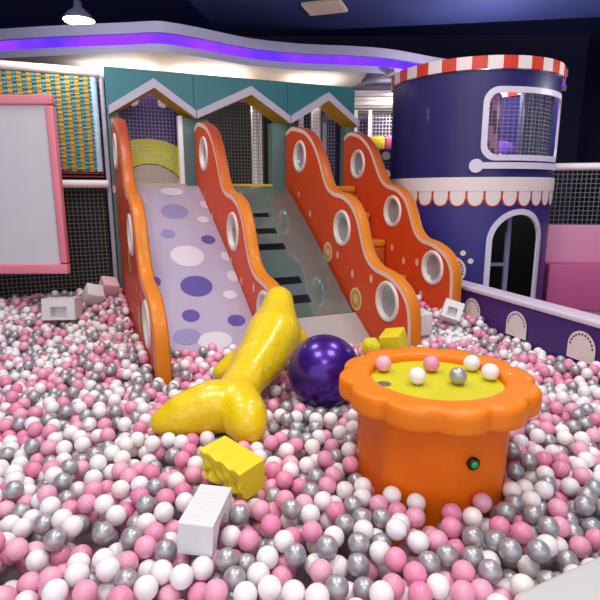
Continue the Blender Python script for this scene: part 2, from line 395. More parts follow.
# ------------------------------------------------------------------ slides
def slide_pts(raw): return smooth_curve(raw, 6)
def slide(name, label, u0, u1, line, m, th=0.05):
    root = thing(name, label, 'slide', W(u0, 0, -S), PHI)
    return root
def slab(mb, x0, x1, curve, th, mi=0):
    n = len(curve); lo = offset(curve, th)
    P = lambda x, c: [(x, -s, q + S) for s, q in c]
    mb.add(P(x0, curve) + P(x1, curve), [(i, i + 1, n + i + 1, n + i) for i in range(n - 1)], mi, True)
    mb.add(P(x0, lo) + P(x1, lo), [(i, i + 1, n + i + 1, n + i) for i in range(n - 1)], mi, True)
    for x in (x0, x1): mb.add(P(x, curve) + P(x, lo), [(i, i + 1, n + i + 1, n + i) for i in range(n - 1)], mi)
    for k in (0, n - 1): mb.add([(x0, -curve[k][0], curve[k][1] + S), (x1, -curve[k][0], curve[k][1] + S), (x1, -lo[k][0], lo[k][1] + S), (x0, -lo[k][0], lo[k][1] + S)], [(0, 1, 2, 3)], mi)
def at_s(curve, s):
    for (s0, q0), (s1, q1) in zip(curve, curve[1:]):
        if s0 <= s <= s1 + 1e-9: return q0 + (q1 - q0) * (s - s0) / max(s1 - s0, 1e-9)
    return curve[-1][1]
def pix_ray(px, py):
    f, th, ro = 514.657, math.radians(11.711), math.radians(0.128)
    fw = Vector((0, math.cos(th), -math.sin(th))); rt = Vector((1, 0, 0)); dn = -rt.cross(fw)
    r2 = math.cos(ro) * rt + math.sin(ro) * dn; d2 = -math.sin(ro) * rt + math.cos(ro) * dn
    return fw, r2, d2, f

line1 = slide_pts([(0.03, 1.272), (0.12, 1.268), (0.25, 1.225), (0.75, 0.958), (1.27, 0.675), (1.77, 0.38), (2.06, 0.2), (2.38, -0.01), (2.62, -0.14), (2.75, -0.17)])
root = thing('lavender_slide', 'wide lavender slide with purple and white polka dots', 'slide', W(0, 0, -S), PHI)
mb = MB(); slab(mb, TH + 0.006, UB - 0.006, line1, 0.05)
dots = [(0.529, 0.681, 0.14, 0.13, 1), (0.396, 1.06, 0.068, 0.068, 1), (0.513, 1.396, 0.155, 0.145, 2), (0.51, 1.775, 0.14, 0.12, 0), (0.766, 1.174, 0.07, 0.068, 0), (0.797, 0.842, 0.063, 0.06, 2), (0.392, 2.082, 0.073, 0.06, 0), (0.777, 1.903, 0.062, 0.049, 2), (0.756, 2.168, 0.076, 0.054, 0), (0.166, 1.693, 0.05, 0.058, 0), (0.13, 2.163, 0.05, 0.065, 2), (0.318, 2.269, 0.109, 0.071, 1), (0.53, 2.331, 0.14, 0.08, 2), (0.573, 0.3, 0.122, 0.085, 2), (0.865, 1.689, 0.05, 0.07, 2), (0.87, 1.429, 0.045, 0.06, 2), (0.88, 0.565, 0.05, 0.07, 2), (0.13, 1.354, 0.05, 0.066, 1)]
for (u, s, ru, rs, k) in dots:
    n = 28; vs = []
    for i in range(n):
        uu = min(max(u + ru * math.cos(2 * PI * i / n), TH + 0.008), UB - 0.008); ss = s + rs * math.sin(2 * PI * i / n)
        vs.append((uu, -ss, at_s(line1, ss) + S + 0.004))
    mb.add(vs, [tuple(range(n))], 1 + k, False)
mb.build('slide_bed', [M['lav'], M['dotp'], M['dotl'], M['dotw']], root, fix=False)

line2 = slide_pts([(0.03, 1.268), (0.1, 1.258), (0.2, 1.21), (0.48, 1.035), (1.056, 0.645), (1.5, 0.32), (1.9, 0.03)])
root = thing('glossy_slide', 'glossy dark grey green slide with black piano keys along its left side', 'slide', W(0, 0, -S), PHI)
mb = MB(); slab(mb, UB + TH + 0.006, UC - 0.035, line2, 0.05)
for sk, u1, h in [(0.63, 1.6, 0.06), (0.87, 1.597, 0.075), (1.09, 1.615, 0.08), (1.504, 1.625, 0.08), (1.715, 1.633, 0.085)]:
    u0 = UB + TH + 0.1
    vs = [(u, -ss, at_s(line2, ss) + S + 0.004) for ss in (sk - h / 2, sk + h / 2) for u in (u0, u1)]
    mb.add(vs, [(0, 1, 3, 2)], 1)
mb.build('slide_bed', [M['piano'], M['black']], root)
line3 = [(1.905, 0.027), (2.0, -0.03), (2.2, -0.15), (2.4, -0.26), (2.5, -0.31)]
mb = MB(); slab(mb, UB + TH + 0.006, UC - 0.006, line3, 0.04)
mb.build('landing_pad', M['pad'], root)

# climbing steps between the third and the fourth panel
root = thing('climbing_steps', 'orange padded climbing steps between two wavy red panels', 'steps', W(UC + TH, 0, -S), PHI)
for s0, s1, q in [(0.01, 0.4, 1.27), (0.41, 0.78, 0.95), (0.79, 1.14, 0.65), (1.15, 1.6, 0.3)]:
    mb = MB(); mb.box(0.012, UD - UC - TH - 0.012, -s1, -s0, 0, q + S - 0.08, 0, bev=0.02)
    so = mb.build('step', M['step'], root)
    MB().box(0.012, UD - UC - TH - 0.012, -s1 - 0.004, -s0, q + S - 0.078, q + S, 0, bev=0.02).build('tread', M['stept'], so)

# ------------------------------------------------------------------ playhouse front
root = thing('playhouse_front', 'teal playhouse front with three pitched openings above the slides', 'playhouse', W(0, 0, -S), PHI)
ZP = 1.25 + S
def pillar(u0, u1, top): MB().box(u0, u1, 0.004, 0.15, 0, top + S, 0).build('pillar', M['tealg'], root)
pillar(-0.03, 0.09, 2.06); pillar(0.79, 1.09, 2.03); pillar(1.875, 2.19, 2.03); pillar(2.9, 3.03, 2.03)
valu = [-0.02, 0.926, 2.084, 3.03]; peaku = [0.47, 1.585, 2.6]; ZV, ZK = 2.06, 2.36
for k in range(3):
    poly = [(valu[k] - (0.01 if k == 0 else -0.003), 2.52), (valu[k] - (0.01 if k == 0 else -0.003), ZV), (peaku[k], ZK), (valu[k + 1] - 0.003, ZV), (valu[k + 1] - 0.003, 2.52)]
    MB().prism([(a, b + S) for a, b in poly], 0.0, 0.12, 'y').build('gable_panel', M['teal'], root)
    # pitched trim: lilac front, mustard under side
    t = 0.085; a, p, b = valu[k] + 0.004, peaku[k], valu[k + 1] - 0.004
    top = [(a, 2.105), (p, 2.417), (b, 2.105)]; bot = [(a, 2.105 - t), (p, 2.417 - t * 1.15), (b, 2.105 - t)]
    y0, y1 = -0.12, 0.26
    mb = MB()
    V = lambda pt, y: (pt[0], y, pt[1] + S)
    for i in (0, 1):
        mb.add([V(top[i], y0), V(top[i + 1], y0), V(bot[i + 1], y0), V(bot[i], y0)], [(0, 1, 2, 3)], 0)
        mb.add([V(top[i], y0), V(top[i + 1], y0), V(top[i + 1], y1), V(top[i], y1)], [(0, 1, 2, 3)], 0)
        mb.add([V(bot[i], y0), V(bot[i + 1], y0), V(bot[i + 1], y1), V(bot[i], y1)], [(0, 1, 2, 3)], 1)
    for i in (0, 2): mb.add([V(top[i], y0), V(bot[i], y0), V(bot[i], y1), V(top[i], y1)], [(0, 1, 2, 3)], 0)
    mb.build('roof_trim', [M['lilac'], M['yellow']], root, fix=False)
MB().box(-0.03, 3.03, 0.0, 1.8, ZP - 0.06, ZP + 0.018, 0).build('deck', M['beige'], root)
MB().box(0.09, 0.79, -0.012, 0.03, ZP + 0.02, ZP + 0.045, 0).build('sill', M['beige'], root)
MB().box(1.09, 1.875, -0.012, 0.03, ZP + 0.02, ZP + 0.045, 0).build('sill', M['yellow'], root)
MB().box(0.735, 0.788, 0.03, 0.12, ZP, 2.06 + S, 0).build('white_post', M['white'], root)
def net(name, u0, u1, z0, z1, y, step, w, m, parent, lean=0.0):
    mb = MB(); k = 0; u = u0
    while u < u1: mb.box(u - w / 2, u + w / 2, y - w / 2, y + w / 2, z0, z1); u += step
    q = z0
    while q < z1: mb.box(u0, u1, y - w / 2, y + w / 2, q - w / 2, q + w / 2); q += step
    return mb.build(name, m, parent)
net('safety_net', 0.095, 0.735, ZP + 0.05, 2.36 + S, 0.27, 0.042, 0.0045, M['netw'], root)
net('safety_net', 1.095, 1.87, ZP + 0.05, 2.36 + S, 0.27, 0.042, 0.0045, M['netg'], root)
net('safety_net', 2.195, 2.895, ZP + 0.05, 2.36 + S, 0.27, 0.045, 0.0045, M['netw'], root)
# painted board behind the first opening: purple over a lime arch over pale grey
mb = MB()
mb.box(0.09, 0.78, 0.32, 0.35, ZP, 2.42 + S, 0)
cu, Rz = 0.43, 0.62
def arch_band(r0, r1, zc, y, mi, u0=0.092, u1=0.733, flat=None):
    n = 30; vs = []
    for i in range(n + 1):
        u = u0 + (u1 - u0) * i / n; du = u - cu
        z1 = zc + math.sqrt(max(r1 * r1 - du * du, 0)); z0 = zc + math.sqrt(max(r0 * r0 - du * du, 0)) if r0 else ZP
        vs += [(u, y, max(z0, ZP)), (u, y, max(z1, ZP))]
    mb.add(vs, [(2 * i, 2 * i + 2, 2 * i + 3, 2 * i + 1) for i in range(n)], mi)
zc1 = 1.82 + S - 0.75
arch_band(0, 0.75, zc1, 0.318, 1, 0.092, 0.778); arch_band(0, 0.44, 1.535 + S - 0.44, 0.316, 2, 0.092, 0.778); arch_band(0, 0.43, 1.52 + S - 0.43, 0.314, 3, 0.092, 0.778)
for px in (0.285, 0.62): mb.disc((px, 0.317, 2.25 + S), 0.062, 0.075, (1, 0, 0), (0, 0, 1), 24, 4)
mb.build('painted_board', [M['navyboard'], M['lime'], M['brown'], M['beige'], M['white']], root, fix=False)
# dark inside with pale posts
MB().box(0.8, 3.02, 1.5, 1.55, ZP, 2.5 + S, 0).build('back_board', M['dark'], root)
for u, y, w in [(1.72, 0.3, 0.075), (1.81, 0.3, 0.04), (2.38, 0.3, 0.05), (2.56, 0.3, 0.12)]:
    MB().box(u, u + w, y, y + 0.05, ZP, 2.45 + S, 0, bev=0.008).build('white_post', M['white'], root)
MB().box(0.0, 3.0, 0.125, 1.8, 2.5 + S, 2.53 + S, 0).build('roof_board', M['under'], root)

# webbing net bay at the left of the playhouse
root = thing('webbing_net_bay', 'climbing net bay of ochre and teal webbing between white bars, left of the slides', 'climbing net', W(-0.075, 0, -S), PHI)
MB().tube((-2.6, 0.03, 2.455 + S), (0.0, 0.03, 2.455 + S), 0.045, n=18).build('top_bar', M['whitetube'], root)
MB().tube((-2.6, 0.0, 1.285 + S), (0.0, 0.0, 1.285 + S), 0.045, n=18).build('middle_bar', M['whitetube'], root)
MB().tube((0.012, 0.05, 0.0), (0.012, 0.05, 2.41 + S), 0.026, n=14).build('end_post', M['lilac'], root)
k = 0; u = -0.15
while u > -2.5:
    mb = MB()
    for j in range(48):
        q0 = 1.42 + S + j * 0.0205; y = 0.02 + (0.003 if (j + k) % 2 else -0.003)
        mb.box(u - 0.024, u + 0.024, y, y + 0.006, q0, q0 + 0.0205)
    mb.build('yellow_strap', M['strap'], root)
    mb = MB()
    for j in range(48):
        q0 = 1.42 + S + j * 0.0205; y = 0.03 + (-0.006 if (j + k) % 2 else 0.012)
        mb.box(u + 0.027, u + 0.064, y, y + 0.006, q0, q0 + 0.0205)
    mb.build('teal_strap', M['tealstrap'], root)
    u -= 0.09; k += 1
MB().tube((-0.07, 0.035, 1.42 + S), (-0.07, 0.035, 2.40 + S), 0.034, n=12).build('blue_padding', M['bluestrap'], root)
mb = MB()
for j in range(16): mb.box(-2.5, -0.02, 0.013, 0.017, 1.44 + S + j * 0.062, 1.445 + S + j * 0.062)
mb.build('cross_cords', M['netg'], root)
mb = MB()
for j in range(3): mb.box(-2.5, -0.03, 0.02, 0.03, 1.36 + S + j * 0.035, 1.375 + S + j * 0.035)
mb.build('red_strap', M['redstrap'], root)
net('lower_net', -2.5, -0.03, 0.0, 1.24 + S, 0.06, 0.045, 0.006, M['netg'], root)
MB().box(-2.6, -0.03, 0.25, 0.27, 0, 2.4 + S, 0).build('dark_backing', M['dark'], root)

# pink-framed board at the far left
root = thing('framed_board', 'white board in a pink padded frame standing at the far left', 'board', (-3.2, 5.0, 0))
W0, W1 = -0.62, 0.94
mb = MB()
Bz = lambda v: v + S
def frame_bar(x0, x1, z0, z1): mb.box(x0, x1, -0.04, 0.04, z0, z1, 0, bev=0.012)
frame_bar(W0, W1, Bz(0.415), Bz(0.51)); frame_bar(W0, W1, Bz(1.98), Bz(2.067)); frame_bar(W0, W0 + 0.07, Bz(0.52), Bz(1.97)); frame_bar(W1 - 0.07, W1, Bz(0.52), Bz(1.97))
mb.build('frame', M['pinkpad'], root)
MB().box(W0 + 0.07, W1 - 0.07, -0.015, 0.015, Bz(0.5), Bz(1.985)).build('board', M['board'], root)
for x in (W0 + 0.05, W0 + 0.5): MB().box(x - 0.03, x + 0.03, 0.045, 0.1, 0, Bz(1.9)).build('leg', M['pinkpad'], root)

# ------------------------------------------------------------------ navy tower
TX, TY, TR = 2.215, 6.956, 1.01
root = thing('round_tower', 'round navy playhouse tower with red and white striped rim', 'tower', (TX, TY, 0))
def cp(a, zz, r=TR):      # angle in degrees from the side facing the camera, to the right
    a = math.radians(a); return (r * math.sin(a), -r * math.cos(a), zz + S)
def in_window(a, q):
    du = abs(a - 27.0) * TR * PI / 180; dq = abs(q - 1.925); w, h, r = 0.635, 0.352, 0.13
    if du > w or dq > h: return False
    if du > w - r and dq > h - r: return math.hypot(du - (w - r), dq - (h - r)) < r
    return True
def in_door(a, q, g=0.0):
    du = abs(a - 18.5) * TR * PI / 180; w = 0.345 + g
    if q < 0.62: return du < w and q > -0.3
    return (du / w) ** 2 + ((q - 0.62) / (0.33 + g)) ** 2 < 1
mb = MB(); da, dq = 2.0, 0.025
angs = np.arange(-180, 180.1, da); qs = np.arange(-S, 2.50, dq)
na, nq = len(angs), len(qs)
vs = [cp(a, q) for q in qs for a in angs]
fu, fl = [], []
for j in range(nq - 1):
    for i in range(na - 1):
        a, q = angs[i] + da / 2, qs[j] + dq / 2
        if in_window(a, q) or in_door(a, q): continue
        (fu if q > 1.2 else fl).append((j * na + i, j * na + i + 1, (j + 1) * na + i + 1, (j + 1) * na + i))
mb.add(vs, fu, 0, True); mb.add(vs, fl, 1, True)
for a in (-27, -75, 62, 100):      # upright seams
    mb.add([cp(a - 0.25, q, TR + 0.002) for q in (-S, 2.49)] + [cp(a + 0.25, q, TR + 0.002) for q in (-S, 2.49)], [(0, 2, 3, 1)], 2)
mb.build('tower_wall', [M['navy'], M['blue'], M['hole']], root, fix=False)
# striped rim
mb = MB()
for k in range(40):
    a0 = -180 + 9 * k - 1.5
    for i in range(3):
        a, b = a0 + 3 * i, a0 + 3 * i + 3
        ro, ri = TR + 0.03, TR - 0.06
        c = [cp(a, 2.495, ro), cp(b, 2.495, ro), cp(b, 2.625, ro), cp(a, 2.625, ro), cp(a, 2.495, ri), cp(b, 2.495, ri), cp(b, 2.625, ri), cp(a, 2.625, ri)]
        mb.add(c, [(0, 1, 2, 3), (4, 7, 6, 5), (3, 2, 6, 7), (0, 4, 5, 1)], k % 2)
mb.build('striped_rim', [M['scarlet'], M['cream']], root, fix=False)
# cream band with hanging scallops edged in red
mb = MB()
ring_q = [1.2, 1.355]
for i in range(120):
    a, b = -180 + 3 * i, -180 + 3 * i + 3
    mb.add([cp(a, 1.2, TR + 0.02), cp(b, 1.2, TR + 0.02), cp(b, 1.355, TR + 0.02), cp(a, 1.355, TR + 0.02), cp(a, 1.355, TR), cp(b, 1.355, TR)], [(0, 1, 2, 3), (3, 2, 5, 4)], 0, False)
NS = 33; sa = 360 / NS
def tongue(ac, half, zb, r, mi):
    n = 12; hw = half; pts = [(ac - hw, 1.21), (ac + hw, 1.21)]
    for i in range(n + 1):
        t = PI * i / n; pts.append((ac + hw * math.cos(t), zb + 0.085 - 0.085 * math.sin(t)))
    # split in upright strips so that it follows the round wall
    cols = 8; vs = []
    for i in range(cols + 1):
        x = -1 + 2 * i / cols
        lo = zb + 0.085 - 0.085 * math.sqrt(max(1 - x * x, 0))
        vs += [cp(ac + hw * x, lo, r), cp(ac + hw * x, 1.21, r)]
    mb.add(vs, [(2 * i, 2 * i + 2, 2 * i + 3, 2 * i + 1) for i in range(cols)], mi)
for k in range(NS):
    ac = -180 + sa * (k + 0.35)
    tongue(ac, sa * 0.5, 1.022, TR + 0.008, 1); tongue(ac, sa * 0.435, 1.036, TR + 0.016, 0)
mb.build('scalloped_valance', [M['cream'], M['scarlet']], root, fix=False)
# window and door frames as bands that follow the wall
def band(mb, outer, inner, r0, r1, mi=0):
    n = len(outer)
    vs = [cp(a, q, r1) for a, q in outer] + [cp(a, q, r1) for a, q in inner] + [cp(a, q, r0) for a, q in outer] + [cp(a, q, r0) for a, q in inner]
    fs = []
    for i in range(n):
        j = (i + 1) % n
        fs += [(i, j, n + j, n + i), (i, 2 * n + i, 2 * n + j, j), (n + i, n + j, 3 * n + j, 3 * n + i)]
    mb.add(vs, fs, mi)
D2 = 180 / (PI * TR)
def rrect(w, h, r, n=10, m=8):
    out = []
    for cx, cz, a0 in ((w - r, h - r, 0), (-(w - r), h - r, 90), (-(w - r), -(h - r), 180), (w - r, -(h - r), 270)):
        for i in range(n + 1):
            t = math.radians(a0 + 90 * i / n); out.append((cx + r * math.cos(t), cz + r * math.sin(t)))
    res = []
    for i in range(len(out)):
        a, b = out[i], out[(i + 1) % len(out)]; k = 10 if i % (n + 1) == n else 1
        for j in range(k): res.append((a[0] + (b[0] - a[0]) * j / k, a[1] + (b[1] - a[1]) * j / k))
    return res
o_ = rrect(0.675, 0.39, 0.165); i_ = rrect(0.61, 0.328, 0.12)
mb = MB(); band(mb, [(27 + x * D2, 1.925 + q) for x, q in o_], [(27 + x * D2, 1.925 + q) for x, q in i_], TR - 0.015, TR + 0.012)
mb.build('window_frame', M['trimw'], root)
# door outline: sides down to the floor of the tower, arched top
def door_outline(w, hh):
    pts = [(-w, -0.3 + 0.092 * i) for i in range(11)]
    for i in range(25): t = PI - PI * i / 24; pts.append((w * math.cos(t), 0.62 + hh * math.sin(t)))
    pts += [(w, 0.62 - 0.092 * i) for i in range(11)]
    return pts
do, di = door_outline(0.395, 0.38), door_outline(0.33, 0.315)
mb = MB(); band(mb, [(18.5 + x * D2, q) for x, q in do], [(18.5 + x * D2, q) for x, q in di], TR - 0.015, TR + 0.012)
mb.build('door_frame', M['trimw'], root)
# handrail stripe with a round knob
mb = MB()
for i in range(26):
    a, b = -10 + 3 * i, -7 + 3 * i
    mb.add([cp(a, 1.445, TR + 0.02), cp(b, 1.445, TR + 0.02), cp(b, 1.515, TR + 0.02), cp(a, 1.515, TR + 0.02), cp(a, 1.445, TR), cp(b, 1.445, TR), cp(b, 1.515, TR), cp(a, 1.515, TR)], [(0, 1, 2, 3), (3, 2, 6, 7), (0, 4, 5, 1)], 0)
n = 28; mb.add([cp(-13.4 + 0.075 * math.cos(2 * PI * i / n) * D2, 1.478 + 0.075 * math.sin(2 * PI * i / n), TR + 0.03) for i in range(n)] + [cp(-13.4 + 0.075 * math.cos(2 * PI * i / n) * D2, 1.478 + 0.075 * math.sin(2 * PI * i / n), TR) for i in range(n)], [tuple(range(n))] + [(i, (i + 1) % n, n + (i + 1) % n, n + i) for i in range(n)], 0)
mb.build('handrail', M['trimw'], root, fix=False)
def rosette_cyl():
    mb = MB(); n = 28; ac, qc, r = -25.0, 0.285, 0.17
    mb.add([cp(ac + r * math.cos(2 * PI * i / n) * D2, qc + r * math.sin(2 * PI * i / n), TR + 0.012) for i in range(n)], [tuple(range(n))], 0)
    for i in range(24):
        t = 2 * PI * i / 24; a, q = ac + (r - 0.035) * math.cos(t) * D2, qc + (r - 0.035) * math.sin(t)
        mb.add([cp(a + 0.011 * math.cos(2 * PI * j / 8) * D2, q + 0.011 * math.sin(2 * PI * j / 8), TR + 0.016) for j in range(8)], [tuple(range(8))], 1)
    for a, q in ((-17.9, 0.493), (-12.85, 0.402)):
        mb.add([cp(a + 0.032 * math.cos(2 * PI * j / 16) * D2, q + 0.032 * math.sin(2 * PI * j / 16), TR + 0.012) for j in range(16)], [tuple(range(16))], 0)
    mb.build('rosette', [M['cream'], M['hole']], root, fix=False)
rosette_cyl()
# net behind the window
mb = MB()
for i in range(22):
    a = -12 + 78 * i / 21
    mb.add([cp(a - 0.1, 1.6, TR - 0.06), cp(a + 0.1, 1.6, TR - 0.06), cp(a + 0.1, 2.25, TR - 0.06), cp(a - 0.1, 2.25, TR - 0.06)], [(0, 1, 2, 3)])
for j in range(16):
    q = 1.6 + 0.65 * j / 15
    for i in range(14): mb.add([cp(-12 + 5.6 * i, q - 0.002, TR - 0.06), cp(-6.4 + 5.6 * i, q - 0.002, TR - 0.06), cp(-6.4 + 5.6 * i, q + 0.002, TR - 0.06), cp(-12 + 5.6 * i, q + 0.002, TR - 0.06)], [(0, 1, 2, 3)])
mb.build('window_net', M['netw'], root, fix=False)
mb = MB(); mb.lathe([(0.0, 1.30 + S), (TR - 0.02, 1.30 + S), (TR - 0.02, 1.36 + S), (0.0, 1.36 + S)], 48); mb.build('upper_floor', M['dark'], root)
mb = MB(); mb.box(0.35, 0.40, -0.55, -0.5, 0, 1.29 + S); mb.box(-0.4, 0.349, -0.54, -0.51, 0.28 + S, 0.32 + S)
mb.build('inner_post', M['soff'], root)
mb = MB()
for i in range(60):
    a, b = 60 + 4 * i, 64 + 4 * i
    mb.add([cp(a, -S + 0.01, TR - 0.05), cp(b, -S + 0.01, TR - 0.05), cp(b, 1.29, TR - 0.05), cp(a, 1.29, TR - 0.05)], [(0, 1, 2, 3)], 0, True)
mb.build('inner_dark_sheet', M['dark'], root, fix=False)  # added dark sheet, stands in for the shade inside the doorway
MB().box(0.0, 0.34, -0.5, -0.3, 0.84 + S, 0.92 + S).build('inner_shelf', M['ybar'], root)
# things inside the tower, seen through its window
root = thing('punching_bag', 'plum and pink striped hanging bag behind the tower window', 'bag', (TX + 0.02, TY - 0.52, 1.36 + S + 0.16))
mb = MB(); nb = 9
for k in range(nb):
    prof = [(0.15, k * 0.085), (0.15, (k + 1) * 0.085)]
    n = 28
    for i in range(n):
        a0, a1 = 2 * PI * i / n, 2 * PI * (i + 1) / n
        mb.add([(0.15 * math.cos(a0), 0.15 * math.sin(a0), k * 0.085), (0.15 * math.cos(a1), 0.15 * math.sin(a1), k * 0.085), (0.15 * math.cos(a1), 0.15 * math.sin(a1), (k + 1) * 0.085), (0.15 * math.cos(a0), 0.15 * math.sin(a0), (k + 1) * 0.085)], [(0, 1, 2, 3)], 1 if ((k * 2 + i) // 5) % 2 else 0, True)
mb.lathe([(0.15, 0.765), (0.13, 0.80), (0.05, 0.85), (0.0, 0.86)], 28)
mb.lathe([(0.0, 0.0), (0.15, 0.0)], 28)
mb.build('bag', [M['bagd'], M['bagp']], root, fix=False)
MB().tube((0, 0, 0.85), (0, 0, 1.15), 0.012, n=8).build('hanging_strap', M['black'], root)
tag(MB().sphere((TX + 0.36, TY - 0.1, 1.36 + S + 0.24), 0.235, 28, 18, sc=(1.1, 1, 1)).build('inflatable_seat', M['gloss']), 'glossy purple inflatable seat inside the navy tower', 'inflatable')
mb = MB()
for i in range(26):
    x0, x1 = TX + 0.46 + i * 0.017, TX + 0.477 + i * 0.017
    y = lambda x: TY - 0.42 + 0.025 * math.sin(x * 55) + (x - TX) * 0.1
    mb.add([(x0, y(x0), 1.365 + S), (x1, y(x1), 1.365 + S), (x1, y(x1), 2.42 + S), (x0, y(x0), 2.42 + S)], [(0, 1, 2, 3)], 0, True)
tag(mb.build('curtain', M['steel']), 'grey shiny curtain hanging at the right side of the tower window', 'curtain')

# ------------------------------------------------------------------ purple pit wall at the right
P0 = Vector((1.62, 5.076)); DV = Vector((0.307, -0.952)); NV = Vector((0.952, 0.307))
rw = math.atan2(DV.y, DV.x)
root = thing('padded_barrier', 'deep purple padded barrier with white top along the right side of the pit', 'barrier', (P0.x, P0.y, 0), rw)
# local x runs along the barrier towards the camera, local +y points out of the pit
MB().box(-0.55, 4.6, 0.0, 0.16, 0.0, 0.235 + S, 0, bev=0.015).build('barrier_body', M['purple'], root)
MB().box(-0.55, 4.6, -0.012, 0.19, 0.237 + S, 0.282 + S, 0, bev=0.012).build('top_cap', M['captop'], root)
for xc, zc in ((0.2, 0.055), (0.815, 0.06), (1.5, 0.06), (2.2, 0.06), (2.9, 0.06)):
    mb = MB(); n = 24; r = 0.125
    pts = [(xc + r * math.cos(PI * i / n), zc + r * math.sin(PI * i / n)) for i in range(n + 1)] + [(xc - r, zc - 0.1), (xc + r, zc - 0.1)]
    mb.add([(a, -0.008, b + S) for a, b in pts], [tuple(range(len(pts)))], 0)
    for i in range(11):
        t = PI * (i + 0.5) / 11; a, b = xc + (r - 0.024) * math.cos(t), zc + (r - 0.024) * math.sin(t)
        mb.disc((a, -0.011, b + S), 0.009, 0.009, (1, 0, 0), (0, 0, 1), 8, 1)
    mb.build('rosette', [M['cream'], M['hole']], root, fix=False)
# pale padded ledge, near right corner
root = thing('padded_ledge', 'pale grey padded pit ledge at the nearest right corner', 'ledge', (0.66, 1.345, 0), math.radians(25.5))
MB().box(-0.05, 1.2, -0.4, -0.015, 0.0, S + 0.025, 0, bev=0.02).build('ledge_pad', M['ledge'], root)

# background behind the gap between the playhouse and the tower, and right of the tower
root = thing('soft_play_bridge', 'distant pink and yellow padded bridge bar between playhouse and tower', 'play bridge', (1.5, 9.6, 0))
for i, k in enumerate(('pinkd', 'ybar', 'pinkd', 'ybar', 'pinkd')):
    MB().box(-0.55 + i * 0.28, -0.272 + i * 0.28, -0.12, 0.12, 1.93 + S, 2.16 + S, 0, bev=0.03).build('padded_bar', M[k], root)
MB().box(-0.55, 0.85, 0.1, 0.13, 1.36 + S, 1.92 + S).build('net_board', M['navyboard'], root)
net('bridge_net', -0.55, 0.85, 1.36 + S, 2.55 + S, 0.06, 0.06, 0.008, M['netw'], root)
for x, q in ((0.06, 1.84), (0.07, 1.52)): MB().lathe([(0.0, 0), (0.075, 0)], 24, 0, Matrix.Translation((x, -0.0, q + S)) @ Matrix.Rotation(PI / 2, 4, 'X')).build('white_disc', M['white'], root)
MB().box(-0.55, 0.85, -0.1, 0.1, 1.1 + S, 1.35 + S, 0, bev=0.03).build('lower_bar', M['pink'], root)
for x in (-0.5, -0.25): MB().box(x - 0.03, x + 0.03, -0.02, 0.04, 0.0, 2.62 + S, 0).build('post', M['white'], root)
root = thing('slatted_canopy', 'white slatted canopy roof in the background between playhouse and tower', 'canopy', (1.7, 9.7, 0))
for j in range(9): MB().box(-1.2, 1.6, -0.95 + j * 0.36, -0.72 + j * 0.36, 2.75 + S, 2.79 + S).build('slat', M['white'], root)
for x in (-1.15, 0.2, 1.5): MB().box(x - 0.04, x + 0.04, -0.98, 2.2, 2.68 + S, 2.745 + S).build('beam', M['white'], root)
for x in (-1.15, 1.5): MB().box(x - 0.04, x + 0.04, 2.1, 2.18, 0, 2.675 + S).build('post', M['white'], root)
root = thing('pink_play_wall', 'pink padded play wall seen beyond the right side of the tower', 'play wall', (3.9, 7.0, 0), math.radians(-10))
MB().box(-0.55, 1.3, 0.0, 0.15, 0, 0.75 + S, 0, bev=0.02).build('wall_pad', M['pink'], root)
MB().box(-0.55, 1.3, -0.35, -0.02, 0, 0.25 + S, 0, bev=0.02).build('seat_pad', M['pinkd'], root)
net('upper_net', -0.55, 1.3, 0.76 + S, 1.5 + S, 0.07, 0.06, 0.008, M['netg'], root)
MB().tube((-0.55, 0.07, 1.52 + S), (1.3, 0.07, 1.52 + S), 0.05, n=14).build('top_bar', M['whitetube'], root)
for x in (-0.52, 1.27): MB().tube((x, 0.2, 0), (x, 0.2, 1.6 + S), 0.03, n=12).build('post', M['lilac'], root)

# ------------------------------------------------------------------ orange table
TBX, TBY = 0.595, 2.14
root = thing('orange_play_table', 'round orange padded play table with scalloped rim and yellow top', 'table', (TBX, TBY, 0))
mb = MB(); n = 8; ph = math.radians(-90 - 3)
def octo(r, zz, sub=6):
    pts = []
    for k in range(n):
        a, b = ph + 2 * PI * k / n, ph + 2 * PI * (k + 1) / n
        p, q = Vector((r * math.cos(a), r * math.sin(a), zz)), Vector((r * math.cos(b), r * math.sin(b), zz))
        for j in range(sub):
            v = p.lerp(q, j / sub); rr = v.xy.length
            w = 0.15; k2 = (r * 0.965) / rr
            v.x *= (1 - w) + w * k2; v.y *= (1 - w) + w * k2
            pts.append(v)
    return pts
rows = [octo(0.33, 0.0), octo(0.33, S - 0.1), octo(0.337, S + 0.1), octo(0.342, S + 0.315)]
k = len(rows[0])
mb.add([v for r_ in rows for v in r_], [(j * k + i, j * k + (i + 1) % k, (j + 1) * k + (i + 1) % k, (j + 1) * k + i) for j in range(3) for i in range(k)], 0, True)
mb.add(rows[0], [tuple(range(k))], 0); mb.add(rows[-1], [tuple(range(k))], 0)
mb.build('table_body', M['tabo'], root)
